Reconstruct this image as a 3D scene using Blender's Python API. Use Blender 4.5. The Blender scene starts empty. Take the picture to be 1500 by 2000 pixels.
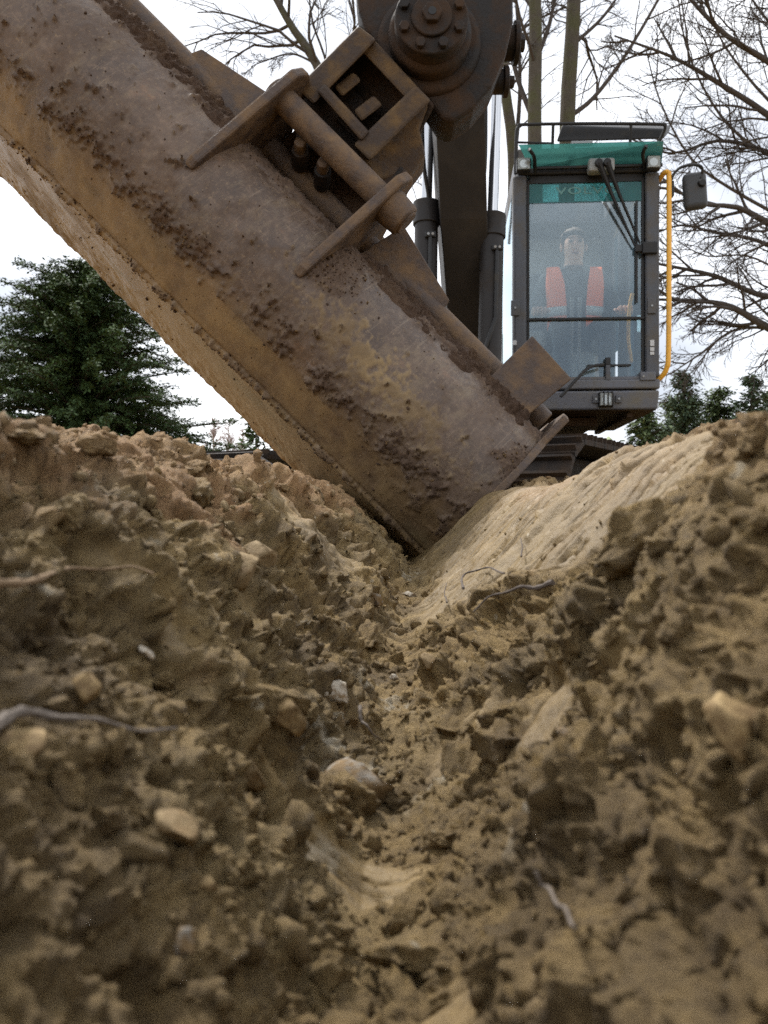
import bpy, bmesh, math, random
import numpy as np
from mathutils import Vector, Matrix, Euler

R = math.radians
scene = bpy.context.scene
COL = scene.collection
random.seed(7)
rng = np.random.default_rng(11)

# ------------------------------------------------------------------ camera
F = 1750.0                       # focal length in pixels of the 1500 x 2000 photograph
cam_data = bpy.data.cameras.new('camera')
cam_data.sensor_fit = 'HORIZONTAL'
cam_data.lens = 4.12
cam_data.sensor_width = 4.12 * 1500 / F
cam_data.clip_start = 0.01
cam_data.clip_end = 2000
cam_data.dof.use_dof = True
cam_data.dof.focus_distance = 2.0
cam_data.dof.aperture_fstop = 1.5
cam = bpy.data.objects.new('camera', cam_data)
COL.objects.link(cam)
cam.location = (0, 0, 0)
cam.rotation_euler = (R(90), 0, 0)
scene.camera = cam

# ------------------------------------------------------------------ sky and sun
SUN_EL, SUN_AZ = 57.0, -40.0     # elevation, azimuth from +Y towards +X
world = bpy.data.worlds.new('World')
scene.world = world
world.use_nodes = True
wn, wl = world.node_tree.nodes, world.node_tree.links
wn.clear()
w_out = wn.new('ShaderNodeOutputWorld')
w_bg = wn.new('ShaderNodeBackground')
w_sky = wn.new('ShaderNodeTexSky')
w_sky.sky_type = 'NISHITA'
w_sky.sun_disc = False
w_sky.sun_elevation = R(SUN_EL)
w_sky.sun_rotation = R(SUN_AZ)
w_sky.air_density = 1.0
w_sky.dust_density = 3.0
w_tc = wn.new('ShaderNodeTexCoord')
w_noise = wn.new('ShaderNodeTexNoise')
w_noise.inputs['Scale'].default_value = 2.4
w_noise.inputs['Detail'].default_value = 3.5
w_noise.inputs['Roughness'].default_value = 0.55
w_map = wn.new('ShaderNodeMapping')
w_map.inputs['Scale'].default_value = (1, 1, 2.2)
w_map.inputs['Location'].default_value = (4.0, 0.7, 1.1)
w_ramp = wn.new('ShaderNodeValToRGB')
w_ramp.color_ramp.elements[0].position = 0.30
w_ramp.color_ramp.elements[0].color = (3.4, 3.7, 4.25, 1)
w_ramp.color_ramp.elements[1].position = 0.72
w_ramp.color_ramp.elements[1].color = (10.6, 10.7, 10.8, 1)
w_mix = wn.new('ShaderNodeMix')
w_mix.data_type = 'RGBA'
w_mix.inputs[0].default_value = 0.93           # closed cloud cover over the clear sky
wl.new(w_tc.outputs['Generated'], w_map.inputs['Vector'])
wl.new(w_map.outputs['Vector'], w_noise.inputs['Vector'])
wl.new(w_noise.outputs['Fac'], w_ramp.inputs['Fac'])
wl.new(w_sky.outputs['Color'], w_mix.inputs[6])
wl.new(w_ramp.outputs['Color'], w_mix.inputs[7])
wl.new(w_mix.outputs[2], w_bg.inputs['Color'])
w_bg.inputs['Strength'].default_value = 0.066
wl.new(w_bg.outputs['Background'], w_out.inputs['Surface'])

sun_data = bpy.data.lights.new('sun', 'SUN')
sun_data.energy = 1.5
sun_data.angle = R(10)
sun_data.color = (1.0, 0.96, 0.90)
sun = bpy.data.objects.new('sun', sun_data)
COL.objects.link(sun)
_d = Vector((math.sin(R(SUN_AZ)) * math.cos(R(SUN_EL)), math.cos(R(SUN_AZ)) * math.cos(R(SUN_EL)), math.sin(R(SUN_EL))))
sun.rotation_euler = _d.to_track_quat('Z', 'Y').to_euler()
sun.location = (0, 0, 30)

vs = scene.view_settings
vs.view_transform = 'Standard'
vs.look = 'None'
vs.exposure = 1.65
vs.gamma = 1.0
vs.use_curve_mapping = False
scene.cycles.use_denoising = False              # keep the grain of soil and rust
scene.cycles.sample_clamp_direct = 3.0
scene.cycles.sample_clamp_indirect = 2.0
scene.cycles.caustics_reflective = False
scene.cycles.caustics_refractive = False
scene.cycles.max_bounces = 8
scene.cycles.transparent_max_bounces = 16


def at(px, py, Y):
    """world point seen at photograph pixel (px, py) at distance Y"""
    return Vector(((px - 750) * Y / F, Y, (1000 - py) * Y / F))


# ------------------------------------------------------------------ numpy noise
def _hash(ix, iy, iz, seed):
    h = (ix.astype(np.int64) * 374761393 + iy.astype(np.int64) * 668265263 + iz.astype(np.int64) * 2147483647 + seed * 1274126177) & 0xffffffff
    h = ((h ^ (h >> 13)) * 1274126177) & 0xffffffff
    h = ((h ^ (h >> 16)) * 2246822519) & 0xffffffff
    return (h ^ (h >> 15)) & 0xffffffff


def perlin(p, seed=0):
    """gradient noise at N x 3 points, about -1..1"""
    i = np.floor(p).astype(np.int64)
    f = p - i
    u = f * f * f * (f * (f * 6 - 15) + 10)
    out = 0
    for dx in (0, 1):
        wx = u[:, 0] if dx else 1 - u[:, 0]
        for dy in (0, 1):
            wy = u[:, 1] if dy else 1 - u[:, 1]
            for dz in (0, 1):
                wz = u[:, 2] if dz else 1 - u[:, 2]
                h = _hash(i[:, 0] + dx, i[:, 1] + dy, i[:, 2] + dz, seed)
                g0 = (h & 1023) / 511.5 - 1
                g1 = ((h >> 10) & 1023) / 511.5 - 1
                g2 = ((h >> 20) & 1023) / 511.5 - 1
                out = out + wx * wy * wz * (g0 * (f[:, 0] - dx) + g1 * (f[:, 1] - dy) + g2 * (f[:, 2] - dz))
    return out * 1.3


def fbm(p, octaves=4, seed=0, gain=0.5, lac=2.07):
    a, s, out = 1.0, 1.0, 0
    for k in range(octaves):
        out = out + a * perlin(p * s + 17.3 * k, seed + k)
        a *= gain
        s *= lac
    return out


def worley2(x, y, seed=0):
    """distance to the nearest and second nearest feature point in 2D, and that cell's random number"""
    ix, iy = np.floor(x), np.floor(y)
    f1 = np.full(x.shape, 9.0)
    f2 = np.full(x.shape, 9.0)
    rid = np.zeros(x.shape)
    z = np.zeros(x.shape, np.int64)
    for dx in (-1, 0, 1):
        for dy in (-1, 0, 1):
            h = _hash((ix + dx).astype(np.int64), (iy + dy).astype(np.int64), z, seed)
            px = ix + dx + (h & 1023) / 1023.0
            py = iy + dy + ((h >> 10) & 1023) / 1023.0
            d = np.sqrt((px - x) ** 2 + (py - y) ** 2)
            near = d < f1
            f2 = np.where(near, f1, np.minimum(f2, d))
            rid = np.where(near, ((h >> 20) & 1023) / 1023.0, rid)
            f1 = np.where(near, d, f1)
    return f1, f2, rid


def sstep(a, b, x):
    t = np.clip((x - a) / (b - a), 0, 1)
    return t * t * (3 - 2 * t)


# ------------------------------------------------------------------ materials
def new_mat(name):
    m = bpy.data.materials.new(name)
    m.use_nodes = True
    n, l = m.node_tree.nodes, m.node_tree.links
    b = n['Principled BSDF']
    return m, n, l, b


def noise_node(n, l, coord, scale, detail=5, rough=0.6, stretch=None):
    if stretch:
        mp = n.new('ShaderNodeMapping')
        mp.inputs['Scale'].default_value = stretch
        l.new(coord, mp.inputs['Vector'])
        coord = mp.outputs['Vector']
    t = n.new('ShaderNodeTexNoise')
    t.inputs['Scale'].default_value = scale
    t.inputs['Detail'].default_value = detail
    t.inputs['Roughness'].default_value = rough
    l.new(coord, t.inputs['Vector'])
    return t.outputs['Fac']


def ramp(n, l, fac, stops):
    r = n.new('ShaderNodeValToRGB')
    e = r.color_ramp.elements
    while len(e) < len(stops):
        e.new(0.5)
    for k, (p, c) in enumerate(stops):
        e[k].position = p
        e[k].color = (c, c, c, 1) if isinstance(c, (int, float)) else (*c, 1)
    l.new(fac, r.inputs['Fac'])
    return r.outputs['Color']


def mixc(n, l, fac, a, b, mode='MIX'):
    m = n.new('ShaderNodeMix')
    m.data_type = 'RGBA'
    m.blend_type = mode
    for s, v in ((0, fac), (6, a), (7, b)):
        if isinstance(v, (int, float)):
            m.inputs[s].default_value = v
        elif isinstance(v, tuple):
            m.inputs[s].default_value = (*v, 1)
        else:
            l.new(v, m.inputs[s])
    return m.outputs[2]


def math_node(n, l, op, a, b=None):
    m = n.new('ShaderNodeMath')
    m.operation = op
    m.use_clamp = True
    for k, v in enumerate((a, b)):
        if v is None:
            continue
        if isinstance(v, (int, float)):
            m.inputs[k].default_value = v
        else:
            l.new(v, m.inputs[k])
    return m.outputs[0]


def bump(n, l, b, height, strength=0.4, dist=0.01):
    bp = n.new('ShaderNodeBump')
    bp.inputs['Strength'].default_value = strength
    bp.inputs['Distance'].default_value = dist
    l.new(height, bp.inputs['Height'])
    l.new(bp.outputs['Normal'], b.inputs['Normal'])


def attr(n, name):
    a = n.new('ShaderNodeAttribute')
    a.attribute_name = name
    return a.outputs['Fac']


def coords(n, which='Object'):
    return n.new('ShaderNodeTexCoord').outputs[which]


def worn(name, base, dirt, dirt_amount=0.5, scale=6.0, rough=0.55, metallic=0.0, spec=0.4, bump_s=0.25, bump_scale=60, bump_d=0.004):
    """paint, steel or plastic with patchy dirt"""
    m, n, l, b = new_mat(name)
    c = coords(n)
    f = noise_node(n, l, c, scale, 8, 0.65)
    f = ramp(n, l, f, [(0.62 - 0.4 * dirt_amount, 0.0), (0.78 - 0.25 * dirt_amount, 1.0)])
    f2 = noise_node(n, l, c, scale * 7, 6, 0.7)
    v = mixc(n, l, f2, tuple(x * 0.75 for x in base), tuple(min(1, x * 1.25) for x in base))
    col = mixc(n, l, f, v, dirt)
    l.new(col, b.inputs['Base Color'])
    b.inputs['Metallic'].default_value = metallic
    b.inputs['Specular IOR Level'].default_value = spec
    rr = n.new('ShaderNodeMapRange')
    rr.inputs['To Min'].default_value = rough
    rr.inputs['To Max'].default_value = min(1, rough + 0.35)
    l.new(f, rr.inputs['Value'])
    l.new(rr.outputs[0], b.inputs['Roughness'])
    bump(n, l, b, noise_node(n, l, c, bump_scale, 6, 0.7), bump_s, bump_d)
    return m


MUD_TAN = (0.30, 0.185, 0.085)
MUD_DARK = (0.085, 0.053, 0.034)


def soil_material(name, obj_random=False):
    m, n, l, b = new_mat(name)
    geo = n.new('ShaderNodeNewGeometry').outputs['Position']
    big = noise_node(n, l, geo, 5.0, 6, 0.6)
    mid = noise_node(n, l, geo, 24.0, 7, 0.7)
    fine = noise_node(n, l, geo, 95.0, 6, 0.72)
    grain = noise_node(n, l, geo, 260.0, 4, 0.7)
    col = mixc(n, l, ramp(n, l, mid, [(0.32, 0.0), (0.66, 1.0)]), (0.195, 0.125, 0.046), (0.435, 0.296, 0.118))
    col = mixc(n, l, ramp(n, l, big, [(0.42, 0.0), (0.62, 0.5)]), col, (0.305, 0.226, 0.104))
    damp = noise_node(n, l, geo, 7.5, 7, 0.68)
    col = mixc(n, l, ramp(n, l, damp, [(0.40, 0.62), (0.54, 0.0)]), col, (0.092, 0.060, 0.027))
    lump = noise_node(n, l, geo, 13.0, 4, 0.55)
    if obj_random:
        oi = n.new('ShaderNodeObjectInfo').outputs['Random']
        col = mixc(n, l, 0.3, col, mixc(n, l, oi, (0.18, 0.115, 0.044), (0.42, 0.285, 0.12)))
        top = n.new('ShaderNodeSeparateXYZ')
        l.new(geo, top.inputs[0])
        orange = math_node(n, l, 'MAXIMUM', ramp(n, l, lump, [(0.66, 0.0), (0.74, 0.4)]), ramp(n, l, top.outputs[2], [(0.01, 0.0), (0.08, 0.6)]))
    else:
        orange = math_node(n, l, 'ADD', attr(n, 'orange'), ramp(n, l, lump, [(0.66, 0.0), (0.74, 0.4)]))
        smooth = attr(n, 'shaved')
    ora = mixc(n, l, mid, (0.30, 0.155, 0.062), (0.47, 0.285, 0.135))
    col = mixc(n, l, orange, col, ora)
    if not obj_random:
        col = mixc(n, l, attr(n, 'pale'), col, (0.52, 0.45, 0.33))
    # dry pale grains, dark damp crumbs, chalky flecks
    k = 1.0
    col = mixc(n, l, ramp(n, l, fine, [(0.30, 0.65), (0.47, 0.0)]), col, (0.095, 0.060, 0.027))
    col = mixc(n, l, ramp(n, l, fine, [(0.54, 0.0), (0.70, 0.55)]), col, (0.44, 0.305, 0.133))
    col = mixc(n, l, ramp(n, l, grain, [(0.32, 0.45), (0.46, 0.0)]), col, (0.075, 0.046, 0.022))
    col = mixc(n, l, ramp(n, l, grain, [(0.60, 0.0), (0.72, 0.4)]), col, (0.46, 0.325, 0.15))
    if not obj_random:
        clayc = mixc(n, l, mid, (0.100, 0.068, 0.029), (0.190, 0.132, 0.058))
        col = mixc(n, l, math_node(n, l, 'MULTIPLY', smooth, 0.70), col, clayc)
    fl = noise_node(n, l, geo, 48.0, 3, 0.5)
    col = mixc(n, l, ramp(n, l, fl, [(0.70, 0.0), (0.74, 0.7)]), col, (0.50, 0.43, 0.31))
    l.new(col, b.inputs['Base Color'])
    b.inputs['Specular IOR Level'].default_value = 0.45
    hgt = noise_node(n, l, geo, 170.0, 7, 0.8)
    bp = n.new('ShaderNodeBump')
    bp.inputs['Distance'].default_value = 0.010
    bp.inputs['Strength'].default_value = 1.0
    l.new(hgt, bp.inputs['Height'])
    l.new(bp.outputs['Normal'], b.inputs['Normal'])
    if obj_random:
        b.inputs['Roughness'].default_value = 0.74
    else:
        for lo, hi, sock in ((0.75, 0.52, b.inputs['Roughness']), (1.0, 0.35, bp.inputs['Strength'])):
            rr = n.new('ShaderNodeMapRange')
            rr.inputs['To Min'].default_value = lo
            rr.inputs['To Max'].default_value = hi
            l.new(smooth, rr.inputs['Value'])
            l.new(rr.outputs[0], sock)
    return m


M = {}
M['soil'] = soil_material('trench soil')
M['clod'] = soil_material('clod soil', True)


def stone_material(name, base, alt, dirt=0.5):
    m, n, l, b = new_mat(name)
    c = coords(n)
    col = mixc(n, l, ramp(n, l, noise_node(n, l, c, 2.4, 8, 0.7), [(0.3, 0.0), (0.7, 1.0)]), base, alt)
    col = mixc(n, l, ramp(n, l, noise_node(n, l, c, 7, 5, 0.7), [(0.56, 0.0), (0.66, 0.5)]), col, tuple(x * 0.45 for x in base))
    geo = n.new('ShaderNodeNewGeometry').outputs['Position']
    d = ramp(n, l, noise_node(n, l, c, 1.5, 8, 0.72), [(0.66 - 0.35 * dirt, 0.0), (0.74 - 0.25 * dirt, 1.0)])
    soil = mixc(n, l, noise_node(n, l, geo, 90, 6, 0.7), (0.085, 0.052, 0.023), (0.30, 0.20, 0.095))
    col = mixc(n, l, d, col, soil)
    l.new(col, b.inputs['Base Color'])
    b.inputs['Roughness'].default_value = 0.72
    b.inputs['Specular IOR Level'].default_value = 0.3
    bump(n, l, b, noise_node(n, l, geo, 140, 6, 0.75), 0.6, 0.003)
    return m


M['stone_ochre'] = stone_material('ochre stone', (0.30, 0.20, 0.088), (0.40, 0.295, 0.15), 0.72)
M['stone_white'] = stone_material('chalky stone', (0.44, 0.39, 0.31), (0.58, 0.53, 0.45), 0.6)
M['stone_grey'] = stone_material('grey stone', (0.19, 0.19, 0.185), (0.31, 0.295, 0.26), 0.9)
M['stone_brown'] = stone_material('brown stone', (0.19, 0.13, 0.065), (0.30, 0.22, 0.115), 0.55)


def root_material(name, a, bcol):
    m, n, l, b = new_mat(name)
    c = coords(n)
    l.new(mixc(n, l, noise_node(n, l, c, 60, 5, 0.7), a, bcol), b.inputs['Base Color'])
    b.inputs['Roughness'].default_value = 0.8
    bump(n, l, b, noise_node(n, l, c, 120, 4, 0.6), 0.5, 0.002)
    return m


M['root_grey'] = root_material('grey root', (0.085, 0.068, 0.055), (0.20, 0.165, 0.135))
M['root_tan'] = root_material('tan root', (0.15, 0.098, 0.052), (0.27, 0.18, 0.10))
M['root_dark'] = root_material('dark root', (0.05, 0.04, 0.035), (0.13, 0.10, 0.08))


def bucket_material():
    m, n, l, b = new_mat('muddy bucket steel')
    c = coords(n)
    big = noise_node(n, l, c, 4.5, 7, 0.65)
    fine = noise_node(n, l, c, 55, 7, 0.72)
    steel = mixc(n, l, ramp(n, l, big, [(0.35, 0.0), (0.68, 1.0)]), (0.060, 0.037, 0.024), (0.126, 0.081, 0.052))
    steel = mixc(n, l, ramp(n, l, fine, [(0.50, 0.0), (0.70, 0.5)]), steel, (0.225, 0.155, 0.105))
    steel = mixc(n, l, ramp(n, l, fine, [(0.28, 0.6), (0.44, 0.0)]), steel, (0.045, 0.031, 0.026))
    scuff = noise_node(n, l, c, 16, 8, 0.75, (1.0, 0.45, 0.45))
    steel = mixc(n, l, ramp(n, l, scuff, [(0.52, 0.0), (0.66, 0.55)]), steel, (0.20, 0.145, 0.085))
    rust = noise_node(n, l, c, 9, 8, 0.75)
    steel = mixc(n, l, ramp(n, l, rust, [(0.60, 0.0), (0.72, 0.4)]), steel, (0.26, 0.13, 0.06))
    scr = noise_node(n, l, c, 170, 3, 0.6, (1.0, 0.05, 0.05))
    steel = mixc(n, l, ramp(n, l, scr, [(0.60, 0.0), (0.68, 0.45)]), steel, (0.20, 0.15, 0.105))
    # thin clay wash drawn along the digging direction
    strk = noise_node(n, l, c, 6, 6, 0.65, (1.0, 0.35, 0.35))
    clay = mixc(n, l, strk, (0.19, 0.123, 0.058), (0.32, 0.215, 0.102))
    grn = noise_node(n, l, c, 7, 5, 0.6, (0.5, 1, 1))
    clay = mixc(n, l, ramp(n, l, grn, [(0.52, 0.0), (0.66, 0.6)]), clay, (0.150, 0.118, 0.066))
    col = mixc(n, l, attr(n, 'clay'), steel, clay)
    tan = mixc(n, l, fine, (0.22, 0.150, 0.072), (0.35, 0.25, 0.125))
    col = mixc(n, l, attr(n, 'tan'), col, tan)
    crust = mixc(n, l, fine, (0.036, 0.022, 0.016), (0.125, 0.078, 0.048))
    col = mixc(n, l, attr(n, 'mud'), col, crust)
    sp = noise_node(n, l, c, 130, 3, 0.6)
    col = mixc(n, l, ramp(n, l, sp, [(0.60, 0.0), (0.70, 0.5)]), col, (0.25, 0.175, 0.095))
    l.new(col, b.inputs['Base Color'])
    rg = math_node(n, l, 'MAXIMUM', attr(n, 'mud'), math_node(n, l, 'MULTIPLY', attr(n, 'tan'), 0.85))
    rr = n.new('ShaderNodeMapRange')
    rr.inputs['To Min'].default_value = 0.33
    rr.inputs['To Max'].default_value = 0.92
    l.new(math_node(n, l, 'ADD', rg, math_node(n, l, 'MULTIPLY', fine, 0.25)), rr.inputs['Value'])
    l.new(rr.outputs[0], b.inputs['Roughness'])
    b.inputs['Specular IOR Level'].default_value = 0.45
    bump(n, l, b, noise_node(n, l, c, 150, 7, 0.75), 0.4, 0.003)
    return m


M['bucket'] = bucket_material()
M['bucket_bits'] = worn('muddy steel fittings', (0.066, 0.044, 0.033), (0.165, 0.105, 0.058), 0.5, 16, 0.55, 0.0, 0.4, 0.6, 90, 0.006)
M['mud_crust'] = worn('dried dark mud', (0.075, 0.047, 0.032), (0.125, 0.08, 0.05), 0.4, 14, 0.92, 0.0, 0.15, 1.0, 170, 0.008)
M['mud_tan'] = worn('dried tan mud', (0.16, 0.10, 0.048), (0.10, 0.062, 0.03), 0.4, 18, 0.92, 0.0, 0.15, 1.0, 170, 0.006)
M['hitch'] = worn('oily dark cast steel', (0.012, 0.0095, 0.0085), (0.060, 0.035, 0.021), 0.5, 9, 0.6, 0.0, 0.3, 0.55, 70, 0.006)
M['hitch_lit'] = worn('lit scuffed cast steel', (0.045, 0.029, 0.020), (0.135, 0.085, 0.040), 0.5, 15, 0.6, 0.0, 0.3, 0.6, 70, 0.006)  # lighter copy of the hitch steel, light put into its colour
M['boom'] = worn('dark boom paint', (0.018, 0.016, 0.016), (0.035, 0.028, 0.022), 0.3, 4, 0.55, 0.0, 0.3, 0.1)
M['cab_paint'] = worn('grey cab paint', (0.095, 0.101, 0.122), (0.135, 0.122, 0.10), 0.42, 5, 0.42, 0.0, 0.5, 0.05)
M['cab_pillar'] = worn('dark grey pillar paint', (0.058, 0.063, 0.076), (0.10, 0.088, 0.072), 0.4, 6, 0.45, 0.0, 0.5, 0.05)
M['underside'] = worn('rusty cab underside', (0.055, 0.036, 0.024), (0.095, 0.06, 0.035), 0.5, 5, 0.8, 0.0, 0.2, 0.3)
M['rubber'] = worn('black rubber and plastic', (0.014, 0.014, 0.015), (0.05, 0.045, 0.038), 0.2, 10, 0.5, 0.0, 0.35, 0.1)
M['mirror_plastic'] = worn('dark mirror plastic', (0.045, 0.047, 0.05), (0.08, 0.07, 0.06), 0.2, 12, 0.5, 0.0, 0.35, 0.15)
M['yellow'] = worn('yellow rail paint', (0.80, 0.42, 0.05), (0.55, 0.33, 0.10), 0.2, 14, 0.4, 0.0, 0.5, 0.05)
M['track'] = worn('muddy track steel', (0.016, 0.012, 0.010), (0.042, 0.027, 0.017), 0.4, 6, 0.75, 0.0, 0.3, 0.7, 40, 0.01)
M['interior'] = worn('grey cab interior', (0.32, 0.34, 0.35), (0.36, 0.36, 0.35), 0.3, 6, 0.7, 0.0, 0.3, 0.1)
M['seat'] = worn('grey seat cloth', (0.05, 0.053, 0.058), (0.08, 0.08, 0.08), 0.3, 10, 0.85, 0.0, 0.2, 0.3)
M['plate'] = worn('steel plate', (0.26, 0.27, 0.28), (0.2, 0.17, 0.13), 0.3, 9, 0.4, 0.3, 0.5, 0.1)


def chrome():
    m, n, l, b = new_mat('chromed rod')
    b.inputs['Base Color'].default_value = (0.50, 0.51, 0.53, 1)
    b.inputs['Metallic'].default_value = 1.0
    f = noise_node(n, l, coords(n), 30, 4, 0.6)
    rr = n.new('ShaderNodeMapRange')
    rr.inputs['To Min'].default_value = 0.10
    rr.inputs['To Max'].default_value = 0.25
    l.new(f, rr.inputs['Value'])
    l.new(rr.outputs[0], b.inputs['Roughness'])
    return m


M['chrome'] = chrome()


def pane_material(name, tint, ior, dust, dust_col=(0.45, 0.47, 0.47), rough=0.02):
    m, n, l, b = new_mat(name)
    n.remove(b)
    out = n['Material Output']
    tr = n.new('ShaderNodeBsdfTransparent')
    tr.inputs['Color'].default_value = (*tint, 1)
    gl = n.new('ShaderNodeBsdfGlossy')
    gl.inputs['Roughness'].default_value = rough
    gl.inputs['Color'].default_value = (0.78, 0.92, 1.0, 1)
    fr = n.new('ShaderNodeFresnel')
    fr.inputs['IOR'].default_value = ior
    mx = n.new('ShaderNodeMixShader')
    l.new(fr.outputs[0], mx.inputs[0])
    l.new(tr.outputs[0], mx.inputs[1])
    l.new(gl.outputs[0], mx.inputs[2])
    df = n.new('ShaderNodeBsdfDiffuse')
    df.inputs['Color'].default_value = (*dust_col, 1)
    mx2 = n.new('ShaderNodeMixShader')
    c = coords(n)
    f = noise_node(n, l, c, 3.0, 7, 0.65)
    rr = n.new('ShaderNodeMapRange')
    rr.inputs['From Min'].default_value = 0.3
    rr.inputs['From Max'].default_value = 0.7
    rr.inputs['To Min'].default_value = dust * 0.6
    rr.inputs['To Max'].default_value = dust * 1.5
    l.new(f, rr.inputs['Value'])
    l.new(rr.outputs[0], mx2.inputs[0])
    l.new(mx.outputs[0], mx2.inputs[1])
    l.new(df.outputs[0], mx2.inputs[2])
    l.new(mx2.outputs[0], out.inputs['Surface'])
    return m


M['glass'] = pane_material('dusty cab glass', (0.98, 1.0, 1.0), 1.88, 0.05, (0.40, 0.48, 0.52))  # bluish dust also paints in part of the reflected sky veil
M['glass_side'] = pane_material('clean cab glass', (0.85, 0.96, 0.97), 1.5, 0.02)
M['screen_band'] = pane_material('teal sunscreen film', (0.30, 0.62, 0.62), 1.5, 0.5, (0.06, 0.20, 0.205))
M['lens'] = pane_material('lamp lens glass', (0.85, 0.87, 0.85), 1.6, 0.25, (0.75, 0.74, 0.68))


def visor_material():
    m, n, l, b = new_mat('teal tinted visor plastic')
    n.remove(b)
    out = n['Material Output']
    tl = n.new('ShaderNodeBsdfTranslucent')
    tr = n.new('ShaderNodeBsdfTransparent')
    c = coords(n)
    f = noise_node(n, l, c, 5, 6, 0.6)
    col = mixc(n, l, f, (0.08, 0.21, 0.20), (0.22, 0.36, 0.32))
    l.new(col, tl.inputs['Color'])
    tr.inputs['Color'].default_value = (0.32, 0.58, 0.56, 1)
    mx = n.new('ShaderNodeMixShader')
    mx.inputs[0].default_value = 0.5
    l.new(tl.outputs[0], mx.inputs[1])
    l.new(tr.outputs[0], mx.inputs[2])
    gl = n.new('ShaderNodeBsdfGlossy')
    gl.inputs['Roughness'].default_value = 0.12
    fr = n.new('ShaderNodeFresnel')
    mx2 = n.new('ShaderNodeMixShader')
    l.new(fr.outputs[0], mx2.inputs[0])
    l.new(mx.outputs[0], mx2.inputs[1])
    l.new(gl.outputs[0], mx2.inputs[2])
    l.new(mx2.outputs[0], out.inputs['Surface'])
    return m


M['visor'] = visor_material()


def plain(name, col, rough=0.7, spec=0.3, var=0.25, scale=20, sub=0.0):
    m, n, l, b = new_mat(name)
    f = noise_node(n, l, coords(n), scale, 5, 0.6)
    l.new(mixc(n, l, f, tuple(x * (1 - var) for x in col), tuple(min(1, x * (1 + var)) for x in col)), b.inputs['Base Color'])
    b.inputs['Roughness'].default_value = rough
    b.inputs['Specular IOR Level'].default_value = spec
    return m


M['letter'] = plain('pale sunscreen lettering', (0.14, 0.30, 0.30), 0.6)
M['skin'] = plain('skin', (0.60, 0.37, 0.28), 0.55, 0.35, 0.15, 25)
M['hair'] = plain('brown hair', (0.10, 0.068, 0.045), 0.7, 0.3, 0.5, 90)
M['jacket'] = plain('dark navy jacket', (0.025, 0.028, 0.036), 0.85, 0.2, 0.4, 14)
M['vest'] = plain('fluorescent orange vest', (1.0, 0.20, 0.065), 0.75, 0.2, 0.12, 12)
M['reflective'] = plain('grey reflective tape', (0.50, 0.51, 0.52), 0.45, 0.5, 0.15, 30)
M['eye'] = plain('eye', (0.03, 0.025, 0.02), 0.2, 0.6, 0.2, 10)


def bark(name, a, b2, moss=None, scale=4.0):
    m, n, l, b = new_mat(name)
    c = coords(n)
    f = noise_node(n, l, c, scale * 4, 7, 0.7, (1, 1, 0.35))
    col = mixc(n, l, f, a, b2)
    if moss:
        g = ramp(n, l, noise_node(n, l, c, scale * 0.7, 5, 0.6), [(0.45, 0.0), (0.62, 0.7)])
        col = mixc(n, l, g, col, moss)
    l.new(col, b.inputs['Base Color'])
    b.inputs['Roughness'].default_value = 0.9
    b.inputs['Specular IOR Level'].default_value = 0.15
    bump(n, l, b, f, 0.8, 0.03)
    return m


M['bark'] = bark('mossy bark', (0.035, 0.031, 0.026), (0.125, 0.11, 0.09), (0.075, 0.078, 0.036))
M['twig'] = bark('twig bark', (0.040, 0.034, 0.031), (0.095, 0.08, 0.07))
M['birch_twig'] = bark('pale reddish twigs', (0.30, 0.235, 0.225), (0.42, 0.34, 0.325))  # extra paleness painted in as distance haze
M['birch_bark'] = bark('pale birch bark', (0.34, 0.31, 0.29), (0.55, 0.52, 0.49))


def leaf(name, a, b2, scale=1.2):
    m, n, l, b = new_mat(name)
    geo = n.new('ShaderNodeNewGeometry').outputs['Position']
    f = noise_node(n, l, geo, scale, 5, 0.7)
    l.new(mixc(n, l, ramp(n, l, f, [(0.35, 0.0), (0.65, 1.0)]), a, b2), b.inputs['Base Color'])
    b.inputs['Roughness'].default_value = 0.7
    b.inputs['Specular IOR Level'].default_value = 0.2
    return m


M['yew'] = leaf('dark conifer foliage', (0.024, 0.046, 0.016), (0.070, 0.112, 0.036))
M['pine'] = leaf('blue green pine needles', (0.045, 0.075, 0.045), (0.10, 0.135, 0.075))
M['cypress'] = leaf('olive green conifer foliage', (0.055, 0.085, 0.035), (0.125, 0.155, 0.065))
M['mound_grass'] = leaf('pale green grass', (0.24, 0.30, 0.15), (0.36, 0.40, 0.24), 8)


# ------------------------------------------------------------------ mesh helpers
def link(name, mesh, mat=None, parent=None):
    o = bpy.data.objects.new(name, mesh)
    COL.objects.link(o)
    if mat is not None and not mesh.materials:
        mesh.materials.append(M[mat] if isinstance(mat, str) else mat)
    if parent is not None:
        o.parent = parent
    return o


def tag(o, label, cat=None, group=None, kind=None):
    if label:
        o['label'] = label
    if cat:
        o['category'] = cat
    if group:
        o['group'] = group
    if kind:
        o['kind'] = kind
    return o


def empty(name, loc=(0, 0, 0), rot=(0, 0, 0), parent=None):
    o = bpy.data.objects.new(name, None)
    COL.objects.link(o)
    o.location = loc
    o.rotation_euler = rot
    o.empty_display_size = 0.1
    if parent is not None:
        o.parent = parent
    return o


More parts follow.
